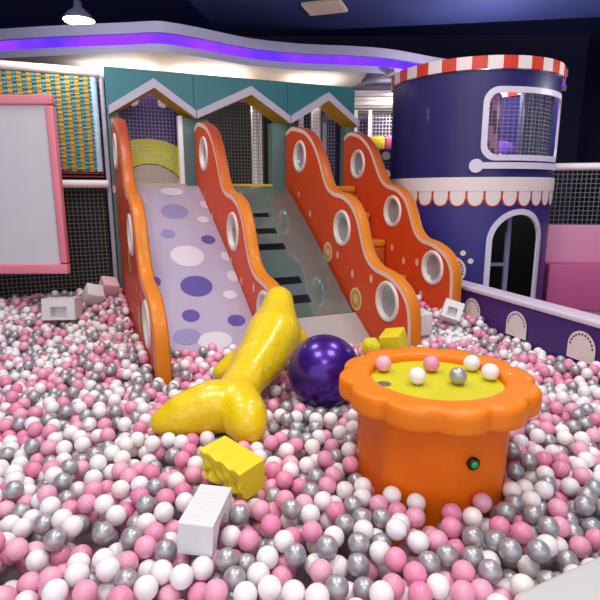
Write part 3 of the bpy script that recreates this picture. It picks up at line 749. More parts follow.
# scalloped rim
NL = 12; nn_ = NL * 12; lobe0 = math.radians(-104)
def lob(a, R0, amp):
    t = ((a - lobe0) * NL / (2 * PI)) % 1.0
    return R0 + amp * (math.sqrt(max(1 - (2 * t - 1) ** 2, 0)) ** 0.9)
ringrows = []
for (fr, zz, inner) in [(0.88, 0.312, 0), (0.97, 0.312, 0), (0.992, 0.318, 0), (1.0, 0.335, 0), (1.0, 0.375, 0), (0.993, 0.394, 0), (0.97, 0.404, 0), (0.88, 0.407, 0), (None, 0.407, 0.302), (None, 0.402, 0.29), (None, 0.38, 0.285), (None, 0.345, 0.284)]:
    row = []
    for i in range(nn_):
        a = 2 * PI * i / nn_
        r = lob(a, 0.375, 0.05) * fr if fr else inner
        if fr and fr <= 0.9: r = max(r, 0.3)
        row.append((r * math.cos(a), r * math.sin(a), zz + S))
    ringrows.append(row)
mb = MB(); K = len(ringrows)
mb.add([v for r_ in ringrows for v in r_], [(j * nn_ + i, j * nn_ + (i + 1) % nn_, (j + 1) * nn_ + (i + 1) % nn_, (j + 1) * nn_ + i) for j in range(K - 1) for i in range(nn_)], 0, True)
mb.build('scalloped_rim', M['tabor'], root)
MB().lathe([(0.286, 0.32 + S), (0.286, 0.369 + S), (0.12, 0.37 + S), (0.0, 0.37 + S)], 64, smooth=False).build('table_top', M['taby'], root)
# recessed cup with a grey ball end at the left of the top
mb = MB(); mb.disc((-0.232, -0.028, 0.3712 + S), 0.032, 0.03, (1, 0, 0), (0, 1, 0), 24, 0); mb.build('cup_hole', M['ventd'], root)
ba = math.radians(-90 + 13); br = 0.32
Mb = Matrix.Translation((br * math.cos(ba), br * math.sin(ba), S + 0.155)) @ Matrix.Rotation(ba, 4, 'Z') @ Matrix.Rotation(PI / 2, 4, 'Y')
bo = MB().lathe([(0.0, 0.0), (0.024, 0.0), (0.026, 0.014), (0.02, 0.02), (0.0165, 0.02), (0.0165, 0.012)], 28, 0, Mb).build('button', M['btnk'], root)
MB().lathe([(0.0165, 0.01), (0.0155, 0.019), (0.011, 0.024), (0.0, 0.0255)], 24, 0, Mb).build('button_cap', M['btng'], bo)

# ------------------------------------------------------------------ purple exercise ball
GYC, GYR = Vector((0.145, 2.93, 0.14 + S)), 0.218
mb = MB(); mb.sphere(GYC, GYR, 56, 36)
o = mb.build('exercise_ball', M['gym']); tag(o, 'large metallic purple exercise ball beside the orange table', 'ball')

# ------------------------------------------------------------------ yellow star-shaped cushion
def blob(name, chains, m, voxel=0.016, smooth=10):
    mb = MB()
    for ch in chains:
        for (p0, r0), (p1, r1) in zip(ch, ch[1:]):
            p0, p1 = Vector(p0), Vector(p1); k = max(2, int((p1 - p0).length / 0.02))
            for i in range(k + 1):
                t = i / k; mb.sphere(p0.lerp(p1, t), r0 + (r1 - r0) * t, 16, 10)
    o = mb.build(name, m)
    rm = o.modifiers.new('remesh', 'REMESH'); rm.mode = 'VOXEL'; rm.voxel_size = voxel; rm.use_smooth_shade = True
    sm = o.modifiers.new('smooth', 'SMOOTH'); sm.factor = 0.5; sm.iterations = smooth
    return o
q = lambda x, y, zz: (x, y, zz + S)
o = blob('star_cushion', [
    [(q(-0.335, 2.55, 0.09), 0.135), (q(-0.46, 2.54, 0.08), 0.145), (q(-0.60, 2.49, 0.06), 0.115), (q(-0.71, 2.46, 0.03), 0.065)],
    [(q(-0.335, 2.55, 0.09), 0.135), (q(-0.285, 2.44, 0.07), 0.125), (q(-0.262, 2.385, 0.05), 0.10)],
    [(q(-0.35, 2.64, 0.10), 0.12), (q(-0.305, 2.82, 0.15), 0.125), (q(-0.235, 3.02, 0.2), 0.155), (q(-0.175, 3.25, 0.27), 0.185), (q(-0.155, 3.42, 0.36), 0.13), (q(-0.15, 3.55, 0.44), 0.105)],
    [(q(-0.25, 3.1, 0.18), 0.13), (q(-0.39, 3.05, 0.13), 0.1), (q(-0.485, 3.01, 0.10), 0.06)],
    [(q(-0.17, 3.27, 0.26), 0.15), (q(-0.055, 3.3, 0.22), 0.11), (q(0.0, 3.31, 0.19), 0.07)]], M['star'])
tag(o, 'shiny yellow star-shaped inflatable cushion leaning on the red panel foot', 'cushion')

# ------------------------------------------------------------------ foam blocks
def hexa(name, label, top, h, m, parts=None, bev=0.008, cat='foam block', cut=None):
    """a leaning box from its top rectangle (world corner, edge vectors)"""
    c, e1, e2, up = [Vector(v) for v in top]
    mb = MB(); bm = bmesh.new()
    vs = [bm.verts.new(c + a * e1 + b * e2 + k * up) for k in (0, -1) for a, b in ((0, 0), (1, 0), (1, 1), (0, 1))]
    for f in ((0, 1, 2, 3), (7, 6, 5, 4), (0, 4, 5, 1), (1, 5, 6, 2), (2, 6, 7, 3), (3, 7, 4, 0)): bm.faces.new([vs[i] for i in f])
    bmesh.ops.bevel(bm, geom=list(bm.edges), offset=bev, segments=3, affect='EDGES', profile=0.5)
    mb.bm(bm, 0, smooth=False)
    o = mb.build(name, m); return tag(o, label, cat)
def place(o, loc, rot):
    o.location = loc; o.rotation_euler = rot; return o
# yellow block with a chewed, rounded near-left side
def bitten_block():
    bm = bmesh.new()
    bmesh.ops.create_grid(bm, x_segments=1, y_segments=1, size=0.5); bm.free()
    nx, ny, nz = 22, 14, 14; L, Wd, H = 0.245, 0.14, 0.14
    mb = MB()
    def P(i, j, k):
        x, y, zz = (i / nx - 0.5) * L, (j / ny - 0.5) * Wd, (k / nz - 0.5) * H
        return Vector((x, y, zz))
    def sh(v):
        # torn side at -y: two rounded bites that grow towards the bottom
        t = max(0.0, min(1.0, (-v.y / Wd + 0.5)))
        d = (0.5 - v.z / H)
        bite = 0.014 * (0.5 + 0.5 * math.cos(v.x * 62 + 0.6)) + 0.012 * math.sin(v.x * 95 + v.z * 60) + 0.008 * math.sin(v.z * 130 + v.x * 40)
        v = v.copy(); v.y += t ** 3 * d * (bite + 0.012) * 1.3
        v.z += t ** 3 * (1 - d) * 0.006 * math.sin(v.x * 80)
        return v
    for (a, b, fn) in [(nx, ny, lambda i, j: P(i, j, 0)), (nx, ny, lambda i, j: P(i, j, nz)), (nx, nz, lambda i, j: P(i, 0, j)), (nx, nz, lambda i, j: P(i, ny, j)), (ny, nz, lambda i, j: P(0, i, j)), (ny, nz, lambda i, j: P(nx, i, j))]:
        mb.add([sh(fn(i, j)) for j in range(b + 1) for i in range(a + 1)], [(j * (a + 1) + i, j * (a + 1) + i + 1, (j + 1) * (a + 1) + i + 1, (j + 1) * (a + 1) + i) for j in range(b) for i in range(a)], 0, True)
    o = mb.build('foam_block', M['yfoam'])
    bm = bmesh.new(); bm.from_mesh(o.data); bmesh.ops.remove_doubles(bm, verts=bm.verts, dist=1e-5); bmesh.ops.recalc_face_normals(bm, faces=bm.faces)
    for e in bm.edges:
        if len(e.link_faces) == 2 and e.calc_face_angle(0) > 0.7: e.smooth = False
    bm.to_mesh(o.data); bm.free()
    bv = o.modifiers.new('soft', 'BEVEL'); bv.width = 0.006; bv.segments = 2; bv.limit_method = 'ANGLE'; bv.angle_limit = 0.7
    return o
o = bitten_block(); tag(o, 'yellow foam block with a ragged side, in front of the star cushion', 'foam block')
place(o, (-0.285, 1.95, 0.062 + S), (math.radians(4), math.radians(6), math.radians(-41)))

def arch_block():
    mb = MB(); L, Wd, H = 0.25, 0.12, 0.115
    poly = [(-L / 2, 0), (-L / 2, H), (L / 2, H), (L / 2, 0), (L / 2 - 0.055, 0)]
    for i in range(13): t = PI * i / 12; poly.append(((L / 2 - 0.055) * math.cos(t), 0.075 * math.sin(t)))
    poly = poly[:5] + poly[6:-1] + [(-(L / 2 - 0.055), 0)]
    mb.prism(poly, -Wd / 2, Wd / 2, 'x')
    o = mb.build('foam_block', M['rib']); bv = o.modifiers.new('soft', 'BEVEL'); bv.width = 0.005; bv.segments = 2; bv.limit_method = 'ANGLE'; bv.angle_limit = 0.7
    return o
o = arch_block(); tag(o, 'white ribbed foam arch block near the bottom left, among the balls', 'foam block')
place(o, (-0.338, 1.632, -0.008 + S), (math.radians(-2), math.radians(3), math.radians(-7)))

def cube_block(label, loc, rot, size, m, recess=False):
    mb = MB(); sx, sy, sz = [v / 2 for v in size]
    if recess:       # a block with a square hollow in its near face
        t = 0.028; d = sy * 0.9; r = 0.3
        mb.box(-sx, sx, -sy + d, sy, -sz, sz, 0)
        mb.box(-sx, sx, -sy, -sy + d - 0.0005, sz * 0.25, sz, 0); mb.box(-sx, sx, -sy, -sy + d - 0.0005, -sz, -sz * 0.75, 0)
        mb.box(-sx, -sx * 0.5, -sy, -sy + d - 0.0005, -sz * 0.75, sz * 0.25, 0); mb.box(sx * 0.5, sx, -sy, -sy + d - 0.0005, -sz * 0.75, sz * 0.25, 0)
        o = mb.build('foam_block', m)
    else:
        mb.box(-sx, sx, -sy, sy, -sz, sz, 0, bev=0.012); o = mb.build('foam_block', m)
    place(o, loc, rot); return tag(o, label, 'foam block')
cube_block('white foam block with a square hollow, at the left edge of the pit', (-2.27, 4.8, 0.11 + S), (math.radians(-6), 0.0, math.radians(4)), (0.30, 0.2, 0.2), M['wfoam'], True)
cube_block('white foam cube tilted on a corner, beside the pale pink cube', (-2.15, 5.25, 0.15 + S), (math.radians(38), math.radians(16), math.radians(38)), (0.17, 0.17, 0.17), M['wfoam'])
cube_block('pale pink foam cube tilted, in front of the black net', (-2.1, 5.56, 0.18 + S), (math.radians(30), math.radians(12), math.radians(40)), (0.17, 0.17, 0.17), M['pfoam'])
cube_block('white foam cube with a hollow face, lying before the purple barrier', (1.395, 4.62, 0.11 + S), (math.radians(-28), math.radians(16), math.radians(-16)), (0.17, 0.16, 0.17), M['wfoam'], True)
cube_block('plain white foam cube standing behind the edge of the middle red panel', (1.06, 4.36, 0.075 + S), (math.radians(4), math.radians(-4), math.radians(24)), (0.13, 0.15, 0.2), M['wfoam'])
cube_block('lemon yellow foam cube behind the orange table', (0.705, 3.72, 0.09 + S), (math.radians(14), math.radians(-12), math.radians(-32)), (0.16, 0.16, 0.16), M['yfoam'])
mb = MB(); bm = bmesh.new(); bmesh.ops.create_icosphere(bm, subdivisions=1, radius=0.085)
bmesh.ops.bevel(bm, geom=list(bm.edges), offset=0.008, segments=2, affect='EDGES'); mb.bm(bm)
o = place(mb.build('foam_block', M['yfoam']), (0.525, 3.66, 0.065 + S), (0.3, 0.2, 0.4)); tag(o, 'yellow many-sided foam block beside the yellow cube, behind the orange table', 'foam block')

# ------------------------------------------------------------------ balls
BR = 0.0385
def ball_mat(name, cols, rough, metal=0.0, coat=0.2, sss=0.0):
    m = mat(name, cols[0], rough, metal=metal, coat=coat, var=0.03, nscale=20, sss=sss); nt = m.node_tree
    b = nt.nodes['Principled BSDF']
    at = nt.nodes.new('ShaderNodeAttribute'); at.attribute_name = 'shade'; at.attribute_type = 'GEOMETRY'
    oi = nt.nodes.new('ShaderNodeObjectInfo')
    ad = nt.nodes.new('ShaderNodeMath'); ad.operation = 'ADD'
    nt.links.new(at.outputs['Fac'], ad.inputs[0]); nt.links.new(oi.outputs['Random'], ad.inputs[1])
    fr = nt.nodes.new('ShaderNodeMath'); fr.operation = 'FRACT'; nt.links.new(ad.outputs[0], fr.inputs[0])
    cr = nt.nodes.new('ShaderNodeValToRGB'); els = cr.color_ramp.elements
    for i, c in enumerate(cols):
        e = els[0] if i == 0 else (els[1] if i == len(cols) - 1 else els.new(i / (len(cols) - 1)))
        e.position = i / (len(cols) - 1); e.color = lin(c) + (1,)
    nt.links.new(fr.outputs[0], cr.inputs['Fac']); nt.links.new(cr.outputs['Color'], b.inputs['Base Color'])
    return m
BALLM = [ball_mat('pink_ball_plastic', [(230, 132, 168), (236, 160, 186), (222, 112, 154), (238, 176, 194)], 0.32, coat=0.15),
         ball_mat('white_ball_plastic', [(240, 236, 238), (246, 242, 240), (232, 228, 232), (244, 234, 228)], 0.34, coat=0.15),
         ball_mat('silver_ball_plastic', [(176, 176, 180), (190, 188, 190), (164, 166, 172), (180, 174, 176)], 0.38, metal=0.5, coat=0.15)]

bpy.context.view_layer.update()
dg = bpy.context.evaluated_depsgraph_get()
def world_bvh():
    vs, ps = [], []
    for o in list(COL.objects):
        if o.type != 'MESH' or o.name.startswith(('ceiling', 'trim', 'wall', 'floor', 'light_strip', 'yellow_strap', 'teal_strap', 'cross', 'red_strap', 'safety', 'window_net')): continue
        ev = o.evaluated_get(dg); me = ev.to_mesh(); mw = ev.matrix_world; b = len(vs)
        vs += [mw @ v.co for v in me.vertices]; ps += [tuple(b + i for i in p.vertices) for p in me.polygons]
        ev.to_mesh_clear()
    return BVHTree.FromPolygons(vs, ps)
BV = world_bvh()

def sstep(a, b, x): t = np.clip((x - a) / (b - a), 0, 1); return t * t * (3 - 2 * t)
cph, sph = math.cos(PHI), math.sin(PHI)
def to_us(X, Y):
    dx, dy = X - FX, Y - FY
    return dx * cph + dy * sph, dx * sph - dy * cph
def surf(X, Y):
    u, s = to_us(X, Y)
    h = 0.15 * sstep(4.3, 5.7, Y)
    dip = sstep(0.95, 1.1, u) * (1 - sstep(1.95, 2.15, u)) * sstep(1.7, 2.1, s) * (1 - sstep(2.35, 2.75, s))
    return h - 0.2 * dip
def domain(X, Y):
    u, s = to_us(X, Y)
    ok = (Y > 0.95) & (np.abs(X) < 0.60 * Y + 0.95)
    ok &= ((X - P0.x) * NV.x + (Y - P0.y) * NV.y < -0.02)
    front = (u > -0.02) & (u < 2.98)
    smax = np.where(u < 0.95, 2.12, np.where(u < 2.1, 2.12, 1.62))
    smax = np.where((u > 0.88) & (u < 1.04), 2.5, smax)
    ok &= ~(front & (s < smax))
    ok &= ~((u <= -0.02) & (s < 0.02))
    ok &= ~((u >= 2.98) & (s < 0.3))
    ok &= ~((X - TBX) ** 2 + (Y - TBY) ** 2 < 0.30 ** 2)
    cx, cy, a = 0.66, 1.345, math.radians(25.5)
    ok &= ~(((X - cx) * -math.sin(a) + (Y - cy) * math.cos(a) < 0.02) & (X > 0.55))
    return ok
DEPTH = 0.185
# balls of the near part of the pit: x, y, centre height against the surface, colour
SEEDS = [(-0.965,1.795,-0.028,1), (-0.957,1.902,-0.062,2), (-0.836,1.79,-0.028,0), (-0.911,1.829,-0.062,0), (-0.89,1.723,-0.028,1), (-0.77,1.779,-0.028,1), (-0.73,1.85,-0.028,2), (-0.693,1.752,-0.028,1), (-0.695,1.856,-0.062,0), (-0.615,1.799,-0.028,2), (-0.811,1.655,-0.028,1), (-0.844,1.756,-0.062,2), (-0.793,1.74,-0.062,0), (-0.704,1.636,-0.028,2), (-0.646,1.668,-0.028,2), (-0.638,1.76,-0.062,2), (-0.579,1.697,-0.028,1), (-0.591,1.609,-0.028,2), (-0.86,1.592,-0.028,2), (-0.863,1.559,-0.062,2), (-0.959,1.736,-0.062,2), (-0.732,1.508,-0.028,1), (-0.694,1.561,-0.028,0), (-0.645,1.605,-0.062,1), (-0.774,1.654,-0.062,1), (-0.775,1.619,-0.062,0), (-0.577,1.512,-0.028,0), (-0.649,1.496,-0.028,1), (-0.82,1.535,-0.062,0), (-0.786,1.422,-0.028,0), (-0.718,1.429,-0.028,1), (-0.68,1.469,-0.062,2), (-0.6,1.428,-0.028,1), (-0.55,1.396,-0.028,2), (-0.539,1.552,-0.028,0), (-0.524,1.506,-0.062,1), (-0.494,1.386,-0.028,1), (-0.658,1.366,-0.028,0), (-0.746,1.353,-0.028,1), (-0.734,1.411,-0.062,0), (-0.621,1.404,-0.062,1), (-0.545,1.352,-0.028,0), (-0.535,1.855,-0.028,0), (-0.585,1.872,-0.062,2), (-0.511,1.747,-0.028,1), (-0.516,1.635,-0.028,0), (-0.485,1.724,-0.062,0), (-0.479,1.663,-0.062,1), (-0.455,1.548,-0.028,2), (-0.499,1.566,-0.062,0), (-0.401,1.558,-0.062,0), (-0.356,1.57,-0.028,2), (-0.277,1.706,-0.028,1), (-0.304,1.671,-0.062,2), (-0.236,1.621,-0.028,1), (-0.283,1.543,-0.028,0), (-0.222,1.574,-0.062,0), (-0.237,1.495,-0.028,2), (-0.215,1.705,-0.028,2), (-0.242,1.777,-0.028,0), (-0.197,1.594,-0.028,0), (-0.192,1.537,-0.062,2), (-0.205,1.42,-0.028,2), (-0.326,1.468,-0.028,1), (-0.377,1.428,-0.028,1), (-0.435,1.428,-0.028,1), (-0.323,1.417,-0.062,0), (-0.256,1.371,-0.028,0), (-0.411,1.397,-0.062,0), (-0.174,1.374,-0.028,1), (-0.156,1.787,-0.028,0), (-0.1,1.899,-0.062,2), (-0.057,1.83,-0.028,0), (-0.097,1.832,-0.062,0), (0.015,1.83,-0.028,0), (-0.036,1.74,-0.028,2), (0.03,1.745,-0.028,1), (0.084,1.824,-0.028,1), (0.092,1.704,-0.028,1), (0.137,1.775,-0.028,0), (0.163,1.704,-0.028,2), (-0.116,1.652,-0.028,0), (-0.064,1.718,-0.062,0), (0.035,1.633,-0.028,0), (-0.174,1.69,-0.062,1), (-0.119,1.639,-0.062,2), (-0.054,1.594,-0.028,1), (-0.01,1.643,-0.062,0), (0.126,1.615,-0.028,1), (0.087,1.538,-0.028,2), (0.028,1.594,-0.062,0), (-0.018,1.514,-0.028,2), (-0.105,1.518,-0.028,1), (0.05,1.54,-0.062,1), (0.115,1.532,-0.062,1), (0.007,1.501,-0.062,0), (0.077,1.448,-0.028,0), (-0.043,1.501,-0.062,0), (-0.138,1.434,-0.028,1), (0.133,1.441,-0.028,2), (0.105,1.38,-0.028,2), (-0.09,1.384,-0.028,1), (-0.019,1.354,-0.028,1), (0.049,1.35,-0.028,1), (0.207,1.802,-0.028,2), (0.253,1.835,-0.028,1), (0.307,1.818,-0.028,0), (0.352,1.851,-0.028,1), (0.237,1.729,-0.028,2), (0.302,1.744,-0.028,2), (0.37,1.769,-0.028,0), (0.366,1.693,-0.028,1), (0.475,1.806,-0.028,1), (0.509,1.774,-0.028,2), (0.426,1.733,-0.028,0), (0.239,1.647,-0.028,1), (0.2,1.567,-0.028,2), (0.277,1.628,-0.062,2), (0.331,1.619,-0.028,1), (0.411,1.683,-0.062,0), (0.469,1.664,-0.028,1), (0.405,1.566,-0.028,1), (0.468,1.566,-0.028,0), (0.351,1.593,-0.062,1), (0.265,1.548,-0.062,1), (0.321,1.485,-0.028,0), (0.187,1.52,-0.062,2), (0.243,1.444,-0.028,0), (0.216,1.433,-0.062,2), (0.277,1.39,-0.028,0), (0.245,1.35,-0.028,1), (0.378,1.436,-0.028,0), (0.425,1.485,-0.028,2), (0.48,1.504,-0.028,2), (0.369,1.363,-0.028,0), (0.429,1.393,-0.028,1), (0.383,1.539,-0.062,2), (0.165,1.585,-0.062,1), (0.47,1.473,-0.062,0), (0.566,1.748,-0.028,0), (0.616,1.727,-0.028,1), (0.708,1.811,-0.028,0), (0.801,1.896,-0.062,2), (0.771,1.763,-0.028,2), (0.84,1.805,-0.028,2), (0.91,1.832,-0.028,1), (0.985,1.866,-0.062,2), (0.878,1.736,-0.028,2), (0.729,1.755,-0.062,1), (0.84,1.76,-0.062,0), (0.896,1.682,-0.028,2), (0.653,1.659,-0.028,1), (0.723,1.696,-0.062,0), (0.781,1.626,-0.028,0), (0.537,1.645,-0.028,0), (0.591,1.6,-0.028,2), (0.669,1.596,-0.028,2), (0.858,1.686,-0.062,2), (0.55,1.601,-0.062,0), (0.576,1.508,-0.028,2), (0.737,1.627,-0.062,1), (0.832,1.627,-0.062,0), (0.847,1.582,-0.028,1), (0.697,1.512,-0.028,2), (0.656,1.538,-0.062,1), (0.785,1.515,-0.028,2), (0.741,1.51,-0.062,1), (0.603,1.436,-0.028,2), (0.521,1.447,-0.028,0), (0.689,1.472,-0.062,2), (0.555,1.389,-0.028,0), (0.488,1.376,-0.028,0), (0.692,1.399,-0.028,1), (0.575,1.346,-0.028,1), (0.789,1.479,-0.062,2), (-1.413,2.75,-0.028,1), (-1.398,2.691,-0.062,2), (-1.445,2.951,-0.062,0), (-1.312,2.693,-0.028,2), (-1.261,2.749,-0.028,1), (-1.252,2.856,-0.028,0), (-1.177,2.856,-0.028,2), (-1.12,2.692,-0.028,1), (-1.177,2.637,-0.028,2), (-1.094,2.856,-0.028,1), (-1.035,2.702,-0.028,2), (-0.957,2.736,-0.028,0), (-0.882,2.724,-0.028,1), (-1.007,2.667,-0.062,2), (-0.89,2.625,-0.028,2), (-1.045,2.554,-0.028,0), (-1.114,2.524,-0.028,2), (-0.92,2.523,-0.028,1), (-0.844,2.594,-0.028,1), (-0.823,2.493,-0.028,0), (-1.177,2.429,-0.028,1), (-1.312,2.566,-0.062,1), (-1.311,2.477,-0.028,0), (-1.217,2.595,-0.062,0), (-1.099,2.383,-0.028,1), (-1.064,2.469,-0.062,1), (-1.22,2.375,-0.028,1), (-1.225,2.315,-0.028,0), (-0.967,2.41,-0.028,0), (-0.804,2.373,-0.028,1), (-0.954,2.344,-0.062,2), (-0.834,2.288,-0.028,1), (-0.769,2.247,-0.028,0), (-0.924,2.413,-0.062,1), (-1.133,2.265,-0.028,1), (-1.041,2.264,-0.028,1), (-0.958,2.193,-0.028,2), (-1.033,2.247,-0.062,2), (-0.882,2.208,-0.028,1), (-0.814,2.17,-0.028,1), (-0.9,2.111,-0.028,1), (-1.103,2.216,-0.062,1), (-1.018,2.09,-0.028,2), (-1.162,2.224,-0.062,2), (-0.727,2.184,-0.028,1), (-0.721,2.089,-0.028,0), (-0.788,2.069,-0.028,0), (-1.108,2.084,-0.028,0), (-0.989,2.149,-0.062,0), (-0.961,2.072,-0.062,2), (-0.901,2.058,-0.062,1), (-0.859,2.106,-0.062,1), (-0.733,2.001,-0.028,0), (-0.675,1.963,-0.028,1), (-0.988,1.964,-0.028,2), (-1.066,2.003,-0.028,1), (-0.849,1.914,-0.028,0), (-0.737,1.92,-0.028,1), (-1.076,1.994,-0.062,2), (-0.938,1.956,-0.062,0), (-1.014,1.885,-0.028,0), (-0.767,2.486,-0.062,0), (-0.887,2.564,-0.062,1), (-0.773,2.431,-0.062,2), (-0.72,2.505,-0.062,2), (-0.634,2.476,-0.062,0), (-0.558,2.39,-0.028,0), (-0.468,2.426,-0.028,1), (-0.7,2.43,-0.062,0), (-0.654,2.338,-0.028,1), (-0.593,2.32,-0.028,1), (-0.531,2.262,-0.028,0), (-0.714,2.304,-0.028,1), (-0.69,2.326,-0.062,0), (-0.614,2.285,-0.062,2), (-0.686,2.161,-0.028,2), (-0.629,2.146,-0.028,2), (-0.556,2.146,-0.028,0), (-0.481,2.131,-0.028,1), (-0.634,2.041,-0.028,0), (-0.581,2.098,-0.062,0), (-0.469,2.054,-0.028,0), (-0.621,1.944,-0.028,2), (-0.534,1.988,-0.028,1), (-0.478,1.925,-0.028,0), (-0.648,1.872,-0.028,0), (-0.459,1.837,-0.028,1), (-0.504,1.866,-0.062,2), (-0.593,2.018,-0.062,0), (0.004,2.717,-0.028,0), (-0.181,2.61,-0.028,1), (-0.113,2.645,-0.028,1), (-0.2,2.52,-0.028,2), (-0.136,2.591,-0.062,0), (-0.08,2.553,-0.028,2), (-0.031,2.621,-0.028,1), (0.034,2.659,-0.062,2), (0.087,2.563,-0.028,1), (0.151,2.574,-0.028,1), (0.108,2.73,-0.062,2), (0.201,2.718,-0.062,2), (0.236,2.635,-0.062,0), (0.28,2.631,-0.028,1), (0.275,2.486,-0.028,1), (-0.146,2.328,-0.028,0), (-0.102,2.366,-0.028,0), (-0.048,2.405,-0.028,2), (-0.199,2.319,-0.028,1), (0.017,2.375,-0.028,2), (0.052,2.535,-0.062,2), (0.086,2.405,-0.028,1), (0.12,2.535,-0.062,0), (0.206,2.455,-0.028,1), (0.249,2.365,-0.028,2), (0.15,2.373,-0.062,0), (-0.071,2.229,-0.028,1), (-0.019,2.273,-0.028,0), (0.046,2.254,-0.028,1), (0.221,2.254,-0.028,1), (0.174,2.255,-0.062,2), (0.112,2.168,-0.028,0), (-0.15,2.248,-0.062,2), (0.007,2.239,-0.062,2), (-0.047,2.128,-0.028,0), (-0.101,2.214,-0.062,0), (0.019,2.104,-0.028,1), (0.067,2.213,-0.062,1), (-0.123,2.066,-0.028,0), (-0.034,2.059,-0.028,1), (0.213,2.111,-0.028,0), (0.002,2.063,-0.062,2), (0.069,1.992,-0.028,2), (0.141,2.021,-0.028,0), (0.164,2.123,-0.062,1), (0.242,2.07,-0.062,2), (-0.076,1.986,-0.028,0), (0.018,1.991,-0.062,0), (0.058,1.89,-0.028,2), (0.12,1.923,-0.028,0), (0.177,1.93,-0.028,1), (0.238,1.929,-0.028,1), (-0.124,1.999,-0.062,0), (0.14,1.885,-0.062,1), (1.372,2.746,-0.028,2), (1.439,2.829,-0.028,0), (1.247,2.593,-0.028,0), (1.305,2.562,-0.028,0), (1.205,2.624,-0.062,2), (1.174,2.455,-0.028,2), (1.268,2.553,-0.062,0), (1.114,2.455,-0.028,0), (1.192,2.373,-0.028,1), (1.263,2.445,-0.028,0), (1.251,2.394,-0.062,2), (1.082,2.329,-0.028,1), (1.148,2.352,-0.062,0), (1.041,2.231,-0.028,0), (1.119,2.23,-0.028,1), (0.993,2.2,-0.028,2), (0.985,2.192,-0.062,0), (1.033,2.139,-0.028,2), (1.119,2.161,-0.028,0), (0.945,2.054,-0.028,2), (1.009,2.077,-0.062,0), (1.048,2.034,-0.028,1), (1.041,1.956,-0.028,2), (0.926,1.925,-0.028,1), (0.849,1.914,-0.028,1), (0.983,1.883,-0.028,1), (1.178,2.222,-0.028,1)]
nfill = 30000
X = rng.uniform(-4.8, 3.8, nfill * 3); Y = rng.uniform(0.95, 6.9, nfill * 3)
keep = domain(X, Y); X, Y = X[keep], Y[keep]
area = keep.mean() * (8.6 * 5.95)
N = int(area * 520 * (0.035 / BR) ** 3 * 1.03); X, Y = X[:N], Y[:N]
Zb = surf(X, Y) - DEPTH
Z = Zb + rng.uniform(BR, DEPTH + 0.02, len(X))
P = np.stack([X, Y, Z], 1)
if SEEDS:
    sx = np.array([a for a, b, c, d in SEEDS]); sy = np.array([b for a, b, c, d in SEEDS])
    keep = np.ones(len(P), bool)
    for k in range(0, len(P), 2000):
        dd = np.hypot(P[k:k + 2000, 0][:, None] - sx, P[k:k + 2000, 1][:, None] - sy)
        under = (dd < 0.085).sum(1) >= 2
        Pk = P[k:k + 2000]; Pk[under, 2] = np.minimum(Pk[under, 2], -0.115 - 0.03 * rng.random(under.sum()))
        keep[k:k + 2000] = ~under | (rng.random(len(under)) < 0.9)
    P = P[keep]
NSEED = len(SEEDS)
if NSEED:
    sd = np.array([[a, b, c] for a, b, c, d in SEEDS]); P = np.vstack([sd, P])
FIX = np.zeros(len(P)); FIX[:NSEED] = 1
def pairs(P, d):
    c = np.floor(P / d).astype(np.int64); c -= c.min(0); dim = c.max(0) + 3
    key = (c[:, 0] * dim[1] + c[:, 1]) * dim[2] + c[:, 2]
    order = np.argsort(key, kind='stable'); ks = key[order]
    out = []
    for dx in (-1, 0, 1):
        for dy in (-1, 0, 1):
            for dz in (-1, 0, 1):
                off = (dx * dim[1] + dy) * dim[2] + dz
                if off < 0: continue
                lo = np.searchsorted(ks, key + off, 'left'); hi = np.searchsorted(ks, key + off, 'right')
                for k in range(int((hi - lo).max()) if len(hi) else 0):
                    m = lo + k < hi
                    i = np.nonzero(m)[0]; j = order[(lo + k)[m]]
                    if off == 0: mm = i < j; i, j = i[mm], j[mm]
                    out.append(np.stack([i, j], 1))
    return np.vstack(out)
def obstacle(P, idx, R):
    for i in idx:
        p = Vector((P[i, 0], P[i, 1], P[i, 2] + S))
        hit, nrm, fi, dist = BV.find_nearest(p, R)
        if hit is None: continue
        d = p - hit
        dl = d.length
        dirv = d / dl if dl > 1e-6 else nrm
        p = hit + dirv * R
        P[i] = (p.x, p.y, p.z - S)
def near_obst(P):
    return [i for i in range(len(P)) if BV.find_nearest(Vector((P[i, 0], P[i, 1], P[i, 2] + S)), 0.16)[0] is not None]
# drop balls that start inside a solid
def inside(p):
    v = Vector((p[0], p[1], p[2] + S)); cnt = 0; o_ = v.copy(); d = Vector((0.0, 0.0, 1.0))
    hit, nrm, fi, dist = BV.find_nearest(v, 0.3)
    return hit is not None and nrm.dot(v - hit) < 0 and dist > 0.0
near = near_obst(P)
D = 2 * BR
for it in range(190):
    pr = pairs(P, D)
    i, j = pr[:, 0], pr[:, 1]
    dv = P[i] - P[j]; L = np.linalg.norm(dv, axis=1); m = L < D
    i, j, dv, L = i[m], j[m], dv[m], np.maximum(L[m], 1e-6)
    push = dv / L[:, None] * ((D - L) * 0.5)[:, None] * 0.75
    wi = np.where(FIX[i] > 0, 0.1, 1.0); wj = np.where(FIX[j] > 0, 0.1, 1.0)
    acc = np.zeros_like(P); cnt = np.zeros(len(P))
    np.add.at(acc, i, push * wi[:, None]); np.add.at(acc, j, -push * wj[:, None]); np.add.at(cnt, i, 1); np.add.at(cnt, j, 1)
    P += acc
    if it < 150: P[:, 2] -= 0.0022 * (1 - FIX)
    lowb = surf(P[:, 0], P[:, 1]) - DEPTH + BR
    P[:, 2] = np.maximum(P[:, 2], lowb)
    if it % 4 == 3 or it > 176: obstacle(P, near, BR)
    if it % 40 == 39: near = near_obst(P)
u_, s_ = to_us(P[:, 0], P[:, 1])
top = P[:, 2] - surf(P[:, 0], P[:, 1]) + BR
print('balls', len(P), 'top pct', np.percentile(top, [5, 50, 90, 98]).round(3))
SHRINK = 0.98
